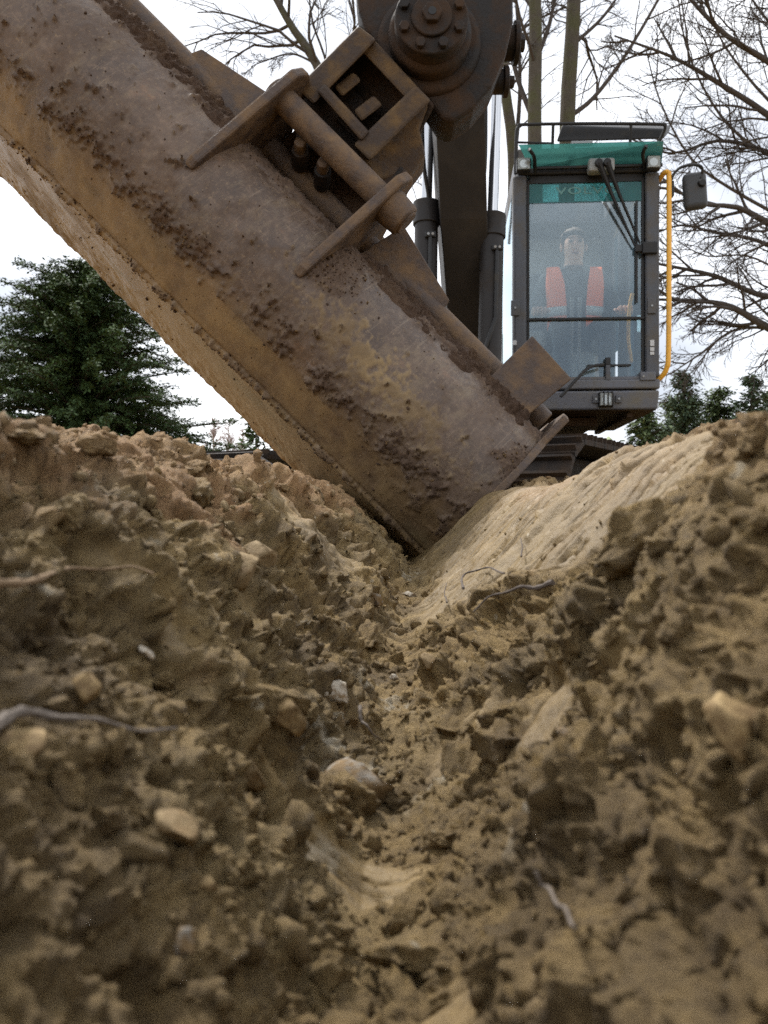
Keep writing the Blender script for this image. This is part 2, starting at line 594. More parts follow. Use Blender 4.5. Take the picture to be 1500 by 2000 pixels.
def np_mesh(name, verts, quads=None, tris=None, smooth=True, attrs=None):
    verts = np.asarray(verts, np.float32)
    me = bpy.data.meshes.new(name)
    loops, starts, totals = [], [], []
    n = 0
    for f, k in ((quads, 4), (tris, 3)):
        if f is None or len(f) == 0:
            continue
        f = np.asarray(f, np.int32)
        loops.append(f.ravel())
        starts.append(n + np.arange(len(f)) * k)
        totals.append(np.full(len(f), k))
        n += f.size
    loops = np.concatenate(loops).astype(np.int32)
    starts = np.concatenate(starts).astype(np.int32)
    totals = np.concatenate(totals).astype(np.int32)
    me.vertices.add(len(verts))
    me.vertices.foreach_set('co', verts.ravel())
    me.loops.add(len(loops))
    me.loops.foreach_set('vertex_index', loops)
    me.polygons.add(len(starts))
    me.polygons.foreach_set('loop_start', starts)
    me.polygons.foreach_set('loop_total', totals)
    if smooth:
        me.polygons.foreach_set('use_smooth', np.ones(len(starts), bool))
    me.update(calc_edges=True)
    for k, v in (attrs or {}).items():
        a = me.attributes.new(k, 'FLOAT', 'POINT')
        a.data.foreach_set('value', np.asarray(v, np.float32))
    me.validate()
    return me


def grid_quads(nr, nc, wrap=False):
    r = np.arange(nr - 1)[:, None]
    c = np.arange(nc if wrap else nc - 1)[None, :]
    c2 = (c + 1) % nc
    a = r * nc + c
    b = r * nc + c2
    d = (r + 1) * nc + c2
    e = (r + 1) * nc + c
    return np.stack([a, b, d, e], -1).reshape(-1, 4)


class MB:
    """collects simple solids into one mesh"""

    def __init__(self):
        self.v, self.f = [], []

    def add(self, vs_, fs_):
        k = len(self.v)
        self.v += [tuple(p) for p in vs_]
        self.f += [tuple(i + k for i in f) for f in fs_]
        return self

    def box(self, c, s, rot=None):
        c = Vector(c)
        vs_ = []
        for x, y, z in ((-1, -1, -1), (1, -1, -1), (1, 1, -1), (-1, 1, -1), (-1, -1, 1), (1, -1, 1), (1, 1, 1), (-1, 1, 1)):
            p = Vector((x * s[0] / 2, y * s[1] / 2, z * s[2] / 2))
            if rot is not None:
                p = rot @ p
            vs_.append(c + p)
        return self.add(vs_, [(0, 3, 2, 1), (4, 5, 6, 7), (0, 1, 5, 4), (1, 2, 6, 5), (2, 3, 7, 6), (3, 0, 4, 7)])

    def hexa(self, lo, hi):
        """lo, hi: 4 points each, same winding"""
        vs_ = list(lo) + list(hi)
        return self.add(vs_, [(3, 2, 1, 0), (4, 5, 6, 7), (0, 1, 5, 4), (1, 2, 6, 5), (2, 3, 7, 6), (3, 0, 4, 7)])

    def prism(self, pts, vec):
        """polygon of 3D points pushed along vec"""
        n = len(pts)
        pts = [Vector(p) for p in pts]
        vec = Vector(vec)
        a = [tuple(range(n))[::-1], tuple(range(n, 2 * n))]
        for i in range(n):
            j = (i + 1) % n
            a.append((i, j, n + j, n + i))
        return self.add(pts + [p + vec for p in pts], a)

    def tube(self, pts, radii, n=10, cap=True):
        pts = [Vector(p) for p in pts]
        if isinstance(radii, (int, float)):
            radii = [radii] * len(pts)
        rings = []
        up = None
        for i, p in enumerate(pts):
            t = (pts[min(i + 1, len(pts) - 1)] - pts[max(i - 1, 0)])
            if t.length < 1e-9:
                t = Vector((0, 0, 1))
            t.normalize()
            if up is None:
                a = Vector((0, 0, 1)) if abs(t.z) < 0.9 else Vector((1, 0, 0))
                up = t.cross(a).normalized()
            else:
                up = (up - t * up.dot(t))
                if up.length < 1e-6:
                    up = t.orthogonal()
                up.normalize()
            s = t.cross(up)
            rings.append([p + (up * math.cos(2 * math.pi * k / n) + s * math.sin(2 * math.pi * k / n)) * radii[i] for k in range(n)])
        vs_ = [q for r in rings for q in r]
        fs_ = []
        for i in range(len(pts) - 1):
            for k in range(n):
                k2 = (k + 1) % n
                fs_.append((i * n + k, i * n + k2, (i + 1) * n + k2, (i + 1) * n + k))
        if cap:
            fs_.append(tuple(range(n))[::-1])
            fs_.append(tuple((len(pts) - 1) * n + k for k in range(n)))
        return self.add(vs_, fs_)

    def cyl(self, a, b, r, n=24, r2=None):
        return self.tube([a, b], [r, r if r2 is None else r2], n)

    def build(self, name, mat, parent=None, bevel=0.0, smooth=False, seg=2):
        me = bpy.data.meshes.new(name)
        me.from_pydata([tuple(p) for p in self.v], [], self.f)
        bm = bmesh.new()
        bm.from_mesh(me)
        bmesh.ops.recalc_face_normals(bm, faces=bm.faces)
        bm.to_mesh(me)
        bm.free()
        o = link(name, me, mat, parent)
        if smooth:
            for p in me.polygons:
                p.use_smooth = True
            try:
                me.set_sharp_from_angle(angle=R(40))
            except Exception:
                pass
        if bevel > 0:
            md = o.modifiers.new('bevel', 'BEVEL')
            md.width = bevel
            md.segments = seg
            md.limit_method = 'ANGLE'
            md.angle_limit = R(35)
            md.harden_normals = False
        return o


def ico(subdiv):
    bm = bmesh.new()
    bmesh.ops.create_icosphere(bm, subdivisions=subdiv, radius=1.0)
    v = np.array([p.co[:] for p in bm.verts], np.float64)
    f = np.array([[p.index for p in q.verts] for q in bm.faces], np.int64)
    bm.free()
    return v, f


def curve_pts(pts, n=24):
    """Catmull-Rom through 3D points"""
    P = [Vector(p) for p in pts]
    P = [P[0] * 2 - P[1]] + P + [P[-1] * 2 - P[-2]]
    out = []
    segs = len(P) - 3
    per = max(2, n // segs)
    for i in range(segs):
        p0, p1, p2, p3 = P[i:i + 4]
        for k in range(per):
            t = k / per
            out.append(0.5 * ((2 * p1) + (p2 - p0) * t + (2 * p0 - 5 * p1 + 4 * p2 - p3) * t * t + (3 * p1 - p0 - 3 * p2 + p3) * t ** 3))
    out.append(P[-2])
    return out


# ------------------------------------------------------------------ ground with the freshly cut trench
WALL_T = [0, .012, .04, .10, .30, 9]
WALL_H = [0, .002, .022, .080, .300, 9]
LEFT_CREST = ([-5, .5, .8, 1.13, 1.27, 2.1, 3.2], [.030, .024, .040, .086, .070, .042, .045])
RIGHT_CREST = ([-5, .5, .8, 1.12, 1.25, 1.7, 2.4, 3.2], [.060, .056, .068, .082, .054, .040, .055, .055])


def floor_x(Y):
    return 0.063 * sstep(0.5, 2.2, Y)


def floor_z(Y):
    return -0.212 + 0.074 * sstep(0.45, 2.3, Y)


def base_height(X, Y):
    t = floor_x(Y) - X
    wall = floor_z(Y) + np.interp(np.abs(t), WALL_T, WALL_H) * (1 + 0.22 * sstep(0.95, 0.40, Y))
    crest = np.where(t > 0, np.interp(Y, *LEFT_CREST), np.interp(Y, *RIGHT_CREST))
    k = 0.035                                        # rounding of the brow
    d = np.clip((wall - crest) / (2 * k) + 0.5, 0, 1)
    h = wall * (1 - d) + crest * d - k * d * (1 - d)
    # the uncut end of the trench, then the lower ground the machine stands on
    drop = sstep(3.0, 4.0, Y)
    h = h * (1 - drop) + (-0.43) * drop
    side = sstep(1.8, 5.0, np.abs(X))
    h = h * (1 - side) + (-0.43) * side
    back = sstep(-1.0, -4.0, Y)
    h = h * (1 - back) + (-0.43) * back
    return h


def ellipse(X, Y, cx, cy, rx, ry, ang=0.0):
    c, s = math.cos(ang), math.sin(ang)
    dx, dy = X - cx, Y - cy
    a = (c * dx + s * dy) / rx
    b = (-s * dx + c * dy) / ry
    return np.sqrt(a * a + b * b)


def build_ground():
    r_in = np.exp(np.linspace(math.log(0.16), math.log(5.2), 1000))
    r_out = np.exp(np.linspace(math.log(5.2), math.log(900), 46))[1:]
    r = np.concatenate([r_in, r_out])
    th_d = np.linspace(-R(33), R(33), 560)
    th_c = np.linspace(R(33), R(327), 76)[1:-1]
    th = np.concatenate([th_d, th_c])
    nr, nc = len(r), len(th)
    RR, TT = np.meshgrid(r, th, indexing='ij')
    X, Y = (RR * np.sin(TT)).ravel(), (RR * np.cos(TT)).ravel()
    H = base_height(X, Y)
    e = 0.012
    gx = (base_height(X + e, Y) - base_height(X - e, Y)) / (2 * e)
    gy = (base_height(X, Y + e) - base_height(X, Y - e)) / (2 * e)
    N = np.stack([-gx, -gy, np.ones_like(gx)], -1)
    N /= np.linalg.norm(N, axis=1)[:, None]
    P = np.stack([X, Y, H], -1)
    near = sstep(8.0, 4.5, RR.ravel())
    t = X - floor_x(Y)
    n1 = fbm(P * 4.0, 4, 3)
    n2 = fbm(P * 11.0, 4, 9)
    # where the bucket has shaved the clay smooth
    edge = 0.22 * n1 + 0.22 * n2
    sm = np.zeros_like(X)
    low = np.interp(Y, [.55, .75, 1.0, 1.15, 1.3, 2.4], [.195, .165, .145, .085, .03, .008])
    sm = sstep(-0.022, 0.022, t - low + 0.035 * n1 + 0.025 * n2) * sstep(0.50, 0.64, Y + 0.10 * n1) * sstep(0.345, 0.285, t + 0.03 * n2)
    for cx, cy, rx, ry, ang, k in (
            (-0.115, 0.53, 0.06, 0.014, 0.04, 0.9), (-0.13, 0.585, 0.06, 0.009, 0.03, 0.85), (-0.14, 0.645, 0.06, 0.010, 0.0, 0.8), (-0.09, 0.76, 0.05, 0.02, 0.0, 0.7), (-0.11, 1.45, 0.08, 0.09, 0.0, 0.7),
            (0.093, 0.54, 0.024, 0.034, 0.0, 0.95), (0.11, 0.42, 0.03, 0.018, 0.0, 0.8), (0.06, 0.66, 0.03, 0.03, 0.0, 0.8), (-0.018, 0.50, 0.042, 0.036, 0.3, 1.0),
            (0.059, 0.316, 0.012, 0.02, 0.0, 0.7), (0.024, 0.345, 0.014, 0.03, 0.0, 0.8)):
        d = ellipse(X, Y, cx, cy, rx, ry, ang) + edge
        sm = np.maximum(sm, k * sstep(1.12, 0.72, d))
    cx_ = Y + 0.10 * X       # across the drag marks
    al_ = X * 1.4       # along them
    ragged = fbm(np.stack([al_ * 8, cx_ * 48, H * 0], -1), 4, 21)
    sm = np.clip(sm * sstep(-0.75, -0.05, ragged + 0.55 * sm), 0, 1)
    # pick the arc length over the slope as second coordinate so that lumps stay round
    s = t * np.sqrt(1 + gx * gx)
    wx = perlin(P * 22, 31) * 0.016 + perlin(P * 55, 32) * 0.007
    wy = perlin(P * 22, 33) * 0.016 + perlin(P * 55, 34) * 0.007
    disp = (0.022 * n1 + 0.012 * n2) * (1 - 0.72 * sm)
    rough = 1 - 0.94 * sm
    for size, amp, seed, cut in ((0.15, 0.022, 41, 0.35), (0.080, 0.017, 42, 0.30), (0.043, 0.0115, 43, 0.25), (0.024, 0.0068, 44, 0.15),
                                 (0.0135, 0.0048, 45, 0.10), (0.0075, 0.0026, 46, 0.1)):
        k = min(1.0, size / 0.05)
        f1, f2, rid = worley2((s + wx * k) / size, (Y + wy * k) / size, seed)
        dome = np.clip(1 - (f1 * 1.05) ** 2, 0, 1)
        a = np.where(rid > cut, 0.4 + 0.9 * rid, 0.1)
        disp = disp + rough * amp * a * (dome - 0.5)
    # crumbly lumps: rounded swellings with sharp creases, from fist size down to grains
    coarse = np.clip(0.75 + 0.9 * fbm(P * 5.5, 2, 58), 0.25, 1.5) * (0.55 + 0.45 * sstep(0.35, 0.95, RR.ravel()))
    for fr_, amp, seed in ((11, 0.036, 51), (25, 0.027, 52), (58, 0.0140, 53), (120, 0.0078, 54), (250, 0.0042, 55)):
        disp = disp + rough * amp * (coarse if fr_ < 60 else 1.0) * (np.abs(perlin(P * fr_ + perlin(P * fr_ * 0.6, seed + 20)[:, None] * 0.35, seed)) * 1.5 - 0.42)
    # slices left by the passes of the bucket: ledges that run down the slope
    z0 = np.zeros_like(s)
    led = perlin(np.stack([al_ * 1.5, cx_ * 9.0 + 0.30 * n2, z0], -1), 83)
    led2 = perlin(np.stack([al_ * 2.2, cx_ * 26.0 + 0.4 * n2, z0], -1), 84)
    disp = disp + (1 - 0.70 * sm) * (0.014 * np.tanh(7 * led) + 0.007 * np.tanh(6 * led2)) * sstep(0.01, 0.06, np.abs(t))
    hole = sstep(0.30, 0.62, perlin(P * 17, 81)) + 0.6 * sstep(0.35, 0.6, perlin(P * 38, 82))
    disp = disp - rough * 0.034 * hole
    # drag marks down the slope on the shaved clay, with torn flakes
    z0 = np.zeros_like(s)
    q = np.stack([al_ * 1.6, cx_ * 55 + 0.5 * n1, z0], -1)
    q2 = np.stack([al_ * 3.5, cx_ * 140 + 0.6 * n2, z0], -1)
    disp = disp + sm * (0.0030 * perlin(q, 61) + 0.0036 * perlin(q2, 62) + 0.0018 * perlin(np.stack([al_ * 5, cx_ * 290, z0], -1), 67) + 0.0006 * perlin(P * 200, 65))
    torn = sstep(0.08, 0.24, fbm(np.stack([al_ * 6, cx_ * 80, z0], -1), 3, 63))
    grainy = np.abs(perlin(P * 120, 64)) + 0.6 * np.abs(perlin(P * 240, 66))
    disp = disp - sm * torn * (0.013 - 0.011 * grainy)
    sm_all = sm.copy()
    sm = sm * (1 - 0.75 * torn)
    # the trench floor is packed, crests carry more and bigger lumps
    disp = disp * (1.0 - 0.62 * np.exp(-(t / 0.05) ** 2))
    crest = sstep(0.02, 0.08, H) * sstep(-0.2, -0.3, t)
    disp = disp * (1 - 0.25 * crest)
    disp = np.where(disp > 0.028, 0.028 + 0.45 * (disp - 0.028), disp)
    fade = sstep(2.9, 3.6, Y)
    disp = disp * near * (1 - 0.3 * fade) * np.clip(RR.ravel() / 0.5, 0.35, 1.0)
    lat = (1 - sm) * near * np.clip(RR.ravel() / 0.5, 0.2, 1)
    P = P + N * disp[:, None]
    P[:, 0] += lat * (0.008 * perlin(P * 60, 71) + 0.003 * perlin(P * 150, 74))
    P[:, 1] += lat * (0.010 * perlin(P * 60 + 9, 72) + 0.003 * perlin(P * 150 + 9, 75))
    # gentle far ground
    far = 1 - near
    P[:, 2] += far * 0.15 * perlin(np.stack([X * 0.15, Y * 0.15, X * 0], -1), 73)
    orange = sstep(-0.02, 0.045, P[:, 2] + 0.06 * n2 + 0.03 * n1) * np.clip(0.75 + 0.6 * n2, 0, 1)
    orange = np.where(t > 0, orange * 0.30, orange * 0.9)
    orange = np.maximum(orange, 0.7 * sstep(0.8, 0.3, ellipse(X, Y, 0.32, 0.85, 0.06, 0.20) + 0.4 * n2))
    orange = np.maximum(orange, 0.8 * sstep(0.9, 0.4, ellipse(X, Y, 0.28, 1.5, 0.07, 0.4) + 0.4 * n2))
    pale = np.zeros_like(X)
    for cx, cy, rx, ry in ((-0.020, 0.50, 0.035, 0.028), (-0.035, 0.70, 0.05, 0.05), (0.03, 0.62, 0.03, 0.03), (0.065, 2.0, 0.03, 0.16), (-0.02, 0.95, 0.05, 0.08), (0.09, 0.40, 0.03, 0.03), (-0.2, 0.62, 0.05, 0.04)):
        pale = np.maximum(pale, sstep(1.1, 0.5, ellipse(X, Y, cx, cy, rx, ry) + 0.5 * n2) * sstep(0.0, 0.35, fbm(P * 60, 3, 95)))
    q = grid_quads(nr, nc, True)
    # close the small hole under the camera
    c0 = len(P)
    P = np.vstack([P, [[0, 0, base_height(np.array([0.0]), np.array([0.0]))[0]]]])
    tr = np.array([[c0, (k + 1) % nc, k] for k in range(nc)])
    pad = lambda a: np.append(a, 0.0)
    me = np_mesh('ground', P, q[:, ::-1], tr[:, ::-1], True, {'shaved': pad(sm), 'orange': pad(orange), 'pale': pad(pale)})
    o = link('ground', me, 'soil')
    tag(o, 'rough brown clay ground cut into a V shaped trench', None, None, 'structure')
    return o, P[:-1], sm_all, RR.ravel(), TT.ravel(), t


ground, GP, GS, GR, GT, GXT = build_ground()
wedge = np.where((np.abs(GT) < R(27)) & (GR > 0.3) & (GR < 3.4))[0]
_tree_pts = GP[wedge]


def ground_z(x, y):
    d = (_tree_pts[:, 0] - x) ** 2 + (_tree_pts[:, 1] - y) ** 2
    return float(_tree_pts[np.argmin(d)][2])


def ground_hit(px, py, rmin=0.28):
    """first point of the ground behind a photograph pixel"""
    X, Y, Z = _tree_pts[:, 0], _tree_pts[:, 1], _tree_pts[:, 2]
    e = (X / Y * F + 750 - px) ** 2 + (1000 - Z / Y * F - py) ** 2
    k = np.where(e < 14 ** 2)[0]
    if len(k) == 0:
        k = np.array([np.argmin(e)])
    j = k[np.argmin(Y[k])]
    return Vector(_tree_pts[j])


# clods: craggy lumps of clay lying on the trench sides
iv, if_ = ico(4)
clod_meshes = []
for k in range(10):
    v = iv.copy()
    v *= np.array([1.0, rng.uniform(0.7, 1.0), rng.uniform(0.55, 0.85)])
    nrm = iv
    for j in range(7):
        d = rng.normal(size=3)
        d /= np.linalg.norm(d)
        v = v - np.clip(v @ d - rng.uniform(0.42, 0.75), 0, None)[:, None] * d
    big = fbm(v * 1.1 + 31 * k, 2, 100 + k)
    v = v * (1 + 0.35 * big)[:, None]
    o_ = 13.7 * k
    gr = 0.34 * np.abs(perlin(iv * 1.7 + o_, 130 + k)) + 0.24 * np.abs(perlin(iv * 3.6 + o_, 140 + k)) + 0.15 * np.abs(perlin(iv * 7.5 + o_, 150 + k)) + 0.08 * np.abs(perlin(iv * 15 + o_, 160 + k))
    v = v * (0.78 + 1.25 * gr)[:, None]
    clod_meshes.append(np_mesh('clod', v, None, if_, True))
    clod_meshes[-1].materials.append(M['clod'])
iv3, if3 = ico(3)
stone_meshes = []
for k in range(6):
    v = iv3.copy()
    for j in range(13):
        d = rng.normal(size=3)
        d /= np.linalg.norm(d)
        lim = rng.uniform(0.36, 0.70)
        h = v @ d
        v = v - np.clip(h - lim, 0, None)[:, None] * d
    v = v * (1 + 0.10 * perlin(v * 1.8 + k * 5, 170 + k) + 0.07 * perlin(v * 4.5 + k * 5, 175 + k) + 0.05 * perlin(v * 10, 179 + k))[:, None]
    v = v / np.abs(v).max()
    stone_meshes.append(np_mesh('stone', v, None, if3, True))

rough_idx = wedge[(GS[wedge] < 0.25) & (GP[wedge][:, 1] < 3.0) & (GP[wedge][:, 2] > -0.3)]
picks = rng.choice(rough_idx, 285, replace=False)
for k, i in enumerate(picks):
    p = GP[i]
    rad = float(np.clip(rng.lognormal(math.log(0.0115), 0.5), 0.005, 0.036)) * (0.55 + 0.45 * min(1.0, p[1] / 1.2))
    o = link('clod', clod_meshes[k % 10], None, ground)
    o.location = (p[0], p[1], p[2] - rad * 0.1)
    o.rotation_euler = (rng.uniform(0, 6.28), rng.uniform(0, 6.28), rng.uniform(0, 6.28))
    o.scale = (rad * rng.uniform(0.8, 1.4), rad * rng.uniform(0.8, 1.2), rad)

# smaller clods and crumbs: far too many to count, one mass each
def rand_rot(n):
    q = rng.normal(size=(n, 4))
    q /= np.linalg.norm(q, axis=1)[:, None]
    w, x, y, z = q.T
    return np.stack([np.stack([1 - 2 * (y * y + z * z), 2 * (x * y - z * w), 2 * (x * z + y * w)], -1),
                     np.stack([2 * (x * y + z * w), 1 - 2 * (x * x + z * z), 2 * (y * z - x * w)], -1),
                     np.stack([2 * (x * z - y * w), 2 * (y * z + x * w), 1 - 2 * (x * x + y * y)], -1)], 1)


def craggy(v, k, a=1.0):
    o_ = 9.1 * k
    v = v.copy()
    for j in range(6):
        d = rng.normal(size=3)
        d /= np.linalg.norm(d)
        v = v - np.clip(v @ d - rng.uniform(0.35, 0.7), 0, None)[:, None] * d
    gr = 0.36 * np.abs(perlin(v * 1.6 + o_, 230 + k)) + 0.26 * np.abs(perlin(v * 3.4 + o_, 240 + k)) + 0.16 * np.abs(perlin(v * 7 + o_, 250 + k))
    return v * (1 + 0.4 * perlin(v * 1.1 + o_, 220 + k))[:, None] * (0.7 + 1.5 * a * gr)[:, None]


def mass(name, sub, count, med, lo, hi, mat, parent, pos, lift, nor=None):
    bv, bf = ico(sub)
    protos = np.stack([craggy(bv, k) for k in range(16)])
    rad = np.clip(rng.lognormal(math.log(med), 0.5, count), lo, hi) * (0.55 + 0.45 * np.clip(pos[:, 1] / 1.2, 0, 1) if nor is None else 1.0)
    V = protos[rng.integers(0, 16, count)] * rng.uniform(0.65, 1.3, (count, 1, 3))
    V = np.einsum('nij,nvj->nvi', rand_rot(count), V) * rad[:, None, None]
    up = np.array([[0, 0, 1.0]]) if nor is None else nor
    V = V + (pos + up * (rad * lift)[:, None])[:, None, :]
    Fc = (bf[None] + (np.arange(count) * len(bv))[:, None, None]).reshape(-1, 3)
    o = link(name, np_mesh(name, V.reshape(-1, 3), None, Fc, True), mat, parent)
    o['kind'] = 'stuff'
    return o


pool = wedge[(GP[wedge][:, 1] < 3.1)]
ok = pool[GS[pool] < 0.45]
patch = fbm(GP[ok] * 9, 3, 91)
ok = ok[patch > -0.15]
ci = rng.choice(ok, 1400, replace=False)
mass('small_clods', 2, len(ci), 0.0060, 0.003, 0.015, 'clod', ground, GP[ci], 0.0)
ci = rng.choice(pool, 9000, replace=False)
ci = ci[(GS[ci] < 0.5) | (rng.random(len(ci)) < 0.16)][:5800]
mass('soil_crumbs', 1, len(ci), 0.0026, 0.001, 0.007, 'clod', ground, GP[ci], 0.2)
cv, cf = ico(1)


# stones that can be told apart
def stone(px, py, wpx, hpx, mat, shape, label, rotz=0.0, sink=0.3, name='stone', cat='stone', mesh=None):
    p = ground_hit(px, py)
    sc = p.y / F
    me = (mesh or stone_meshes[shape % 6]).copy()
    me.materials.clear()
    me.materials.append(M[mat])
    o = link(name, me)
    a, b = wpx * sc / 2, hpx * sc / 2
    o.scale = (a, (a + b) / 2, b)
    o.rotation_euler = (rng.uniform(-0.3, 0.3), rotz, rng.uniform(-0.4, 0.4))
    o.location = (p.x, p.y + (a + b) * 0.02, p.z + b * (0.42 - sink))
    tag(o, label, cat)
    return o


stone(567, 1385, 88, 118, 'stone_ochre', 0, 'upright ochre yellow stone in the trench floor left of the white stone', 0.4, 0.35)
stone(668, 1352, 92, 58, 'stone_white', 1, 'chalky white stone on the trench floor above the bent twig', 0.3, 0.35)
stone(722, 1535, 190, 120, 'stone_grey', 2, 'large mud smeared blue grey stone in the middle of the trench floor', 0.1, 0.4)
stone(487, 1130, 66, 84, 'stone_brown', 3, 'rounded brown stone on the left bank below the dark overhanging block', 0.1, 0.25)
stone(512, 1075, 100, 74, 'stone_brown', 4, 'dark angular stone jutting from the left bank under the clods', 0.35, 0.3)
stone(172, 1342, 96, 76, 'stone_ochre', 5, 'blurred pale tan stone on the left bank', 0.1, 0.3)
stone(52, 1452, 116, 66, 'stone_ochre', 3, 'blurred tan stone at the left edge under the grey root', 0.0, 0.3)
stone(1425, 1425, 160, 150, 'stone_ochre', 1, 'big blurred pale stone at the right edge of the trench', -0.5, 0.3)
stone(500, 1515, 84, 118, 'stone_brown', 2, 'blurred brown egg shaped stone left of the big grey stone', 0.15, 0.3)
stone(338, 1610, 112, 96, 'stone_brown', 0, 'blurred brown block of a stone in the left foreground', 0.2, 0.3)
stone(802, 1150, 34, 18, 'stone_white', 4, 'small chalk white stone at the trench bottom beside the bucket tip', 0.2, 0.3)
stone(292, 1272, 48, 30, 'stone_white', 0, 'small pale blue white stone on the left bank', 0.5, 0.3)
stone(748, 1170, 60, 30, 'stone_grey', 5, 'dark flat stone on the left bank near the bucket tip', 0.75, 0.3)
stone(828, 1290, 36, 40, 'stone_brown', 3, 'small round stone on the right of the trench floor', 0.0, 0.25)
stone(779, 1314, 28, 14, 'stone_white', 1, 'tiny white stone in the trench floor right of the chalky white stone', 0.2, 0.2)
stone(545, 1455, 44, 20, 'stone_ochre', 5, 'flat yellowish stone chip below the upright ochre stone', 0.1, 0.3)
stone(410, 1720, 44, 40, 'stone_ochre', 2, 'blurred small cream stone in the left foreground', 0.2, 0.3)
stone(1092, 1433, 36, 22, 'stone_grey', 3, 'small blue grey stone in a hollow of the right bank', 0.2, 0.3)
stone(815, 1885, 40, 44, 'stone_white', 4, 'blurred pale stone in the foreground at the bottom of the trench', 0.2, 0.3)
stone(370, 1840, 66, 76, 'stone_grey', 1, 'blurred grey stone at the bottom left foreground', 0.2, 0.3)
stone(1225, 1055, 250, 150, 'clod', 0, 'largest dark clay block with a deep crack under it on the right bank', -0.55, 0.3, 'clay_block', 'clay block', clod_meshes[2])
stone(188, 868, 92, 70, 'clod', 0, 'tallest orange clay lump standing on the crest of the left bank', 0.1, 0.35, 'clay_lump', 'clay lump', clod_meshes[5])
stone(60, 862, 110, 46, 'clod', 0, 'long orange clay lump on the left bank crest at the left edge', 0.1, 0.35, 'clay_lump', 'clay lump', clod_meshes[7])
stone(392, 915, 56, 46, 'clod', 0, 'small orange clay lump on the left bank crest below the bare birches', 0.1, 0.3, 'clay_lump', 'clay lump', clod_meshes[3])
stone(800, 1860, 210, 150, 'clod', 0, 'large blurred dark clod sitting in the trench bottom in the foreground', 0.1, 0.35, 'clay_clod', 'clod', clod_meshes[1])


def root(path, r0, r1, mat, label, lift=0.004, name='root', cat='root'):
    pts = []
    for px, py in path:
        p = ground_hit(px, py)
        pts.append(p + Vector((0, -0.004, lift)))
    # keep the depth of neighbours close so that the root stays one smooth line
    ys = [p.y for p in pts]
    med = sorted(ys)[len(ys) // 2]
    fixed = []
    for (px, py), p in zip(path, pts):
        y = med + max(-0.10, min(0.10, p.y - med)) * 0.6
        fixed.append(at(px, py, min(y, p.y) - 0.004))
    c = curve_pts(fixed, 30)
    n = len(c)
    rr = [(r1 + (r0 - r1) * (1 - i / (n - 1)) ** 1.8) * (1 + 0.16 * math.sin(i * 1.7) + 0.1 * math.sin(i * 4.1)) for i in range(n)]
    c = [p + Vector((0, 0, 0.0012 * math.sin(i * 0.55 + r0 * 9000))) for i, p in enumerate(c)]
    o = MB().tube(c, rr, 7).build(name, mat, None, 0, True)
    tag(o, label, cat)
    return o


root([(-30, 1420), (20, 1402), (90, 1392), (170, 1408), (260, 1420), (345, 1428)], 0.0032, 0.0006, 'root_grey', 'grey root lying across the left edge of the trench')
root([(-20, 1150), (60, 1130), (150, 1112), (235, 1108), (300, 1118)], 0.0022, 0.0006, 'root_tan', 'blurred tan root on the upper left bank')
root([(1080, 1140), (1040, 1147), (1005, 1150), (960, 1165), (925, 1192)], 0.0030, 0.0008, 'root_dark', 'dark thick root end sticking out of the right bank')
root([(905, 1150), (903, 1128), (925, 1114), (955, 1110), (985, 1118)], 0.0017, 0.0010, 'root_dark', 'thin dark root curled in a loop on the right bank')
root([(703, 1378), (706, 1405), (725, 1428), (748, 1452)], 0.0020, 0.0008, 'root_grey', 'bent grey twig on the trench floor below the white stone', 0.004, 'twig', 'twig')
root([(1046, 1708), (1070, 1738), (1098, 1772), (1122, 1806)], 0.0009, 0.0007, 'root_grey', 'blurred thin grey twig leaning on the right bank in the foreground', 0.004, 'twig', 'twig')
root([(1018, 1085), (1020, 1068), (1017, 1052)], 0.0012, 0.0006, 'root_dark', 'tiny dark rootlet standing up from the smooth right bank', 0.004, 'rootlet', 'root')
root([(873, 1175), (868, 1158), (872, 1140)], 0.0012, 0.0006, 'root_dark', 'tiny dark rootlet beside the looped root', 0.004, 'rootlet', 'root')

# ------------------------------------------------------------------ ditching bucket
BY = 2.30
B0 = at(808, 1112, BY)
bucket = empty('ditching_bucket', B0, (0, R(45), 0))
tag(bucket, 'wide mud caked steel ditching bucket tilted into the trench', 'bucket')
S45 = math.sqrt(0.5)


def loc(px, py, d):
    """bucket space point seen at a photograph pixel, d metres behind the bucket's nearest side"""
    p = at(px, py, BY + d) - B0
    return Vector((p.x * S45 - p.z * S45, p.y, p.x * S45 + p.z * S45))


WID = 1.88


def profile(n):
    ctrl = [(-.052, .56), (.046, .145), (.150, .035), (.205, .006), (.265, -.006), (.325, -.002), (.385, .020), (.435, .055), (.475, .10), (.498, .16), (.508, .24), (.512, .33)]
    seg = []
    # two straight plates, then a rolled back
    a = np.array(ctrl[0]); b = np.array(ctrl[1]); c = np.array(ctrl[2])
    for k in range(90):
        seg.append(a + (b - a) * k / 90)
    for k in range(40):
        seg.append(b + (c - b) * k / 40)
    rest = [Vector((p[0], p[1], 0)) for p in ctrl[2:]]
    for p in curve_pts(rest, 150):
        seg.append(np.array([p.x, p.y]))
    seg = np.array(seg)
    L = np.concatenate([[0], np.cumsum(np.linalg.norm(np.diff(seg, axis=0), axis=1))])
    s = np.linspace(0, L[-1], n)
    return np.stack([np.interp(s, L, seg[:, 0]), np.interp(s, L, seg[:, 1])], -1), s


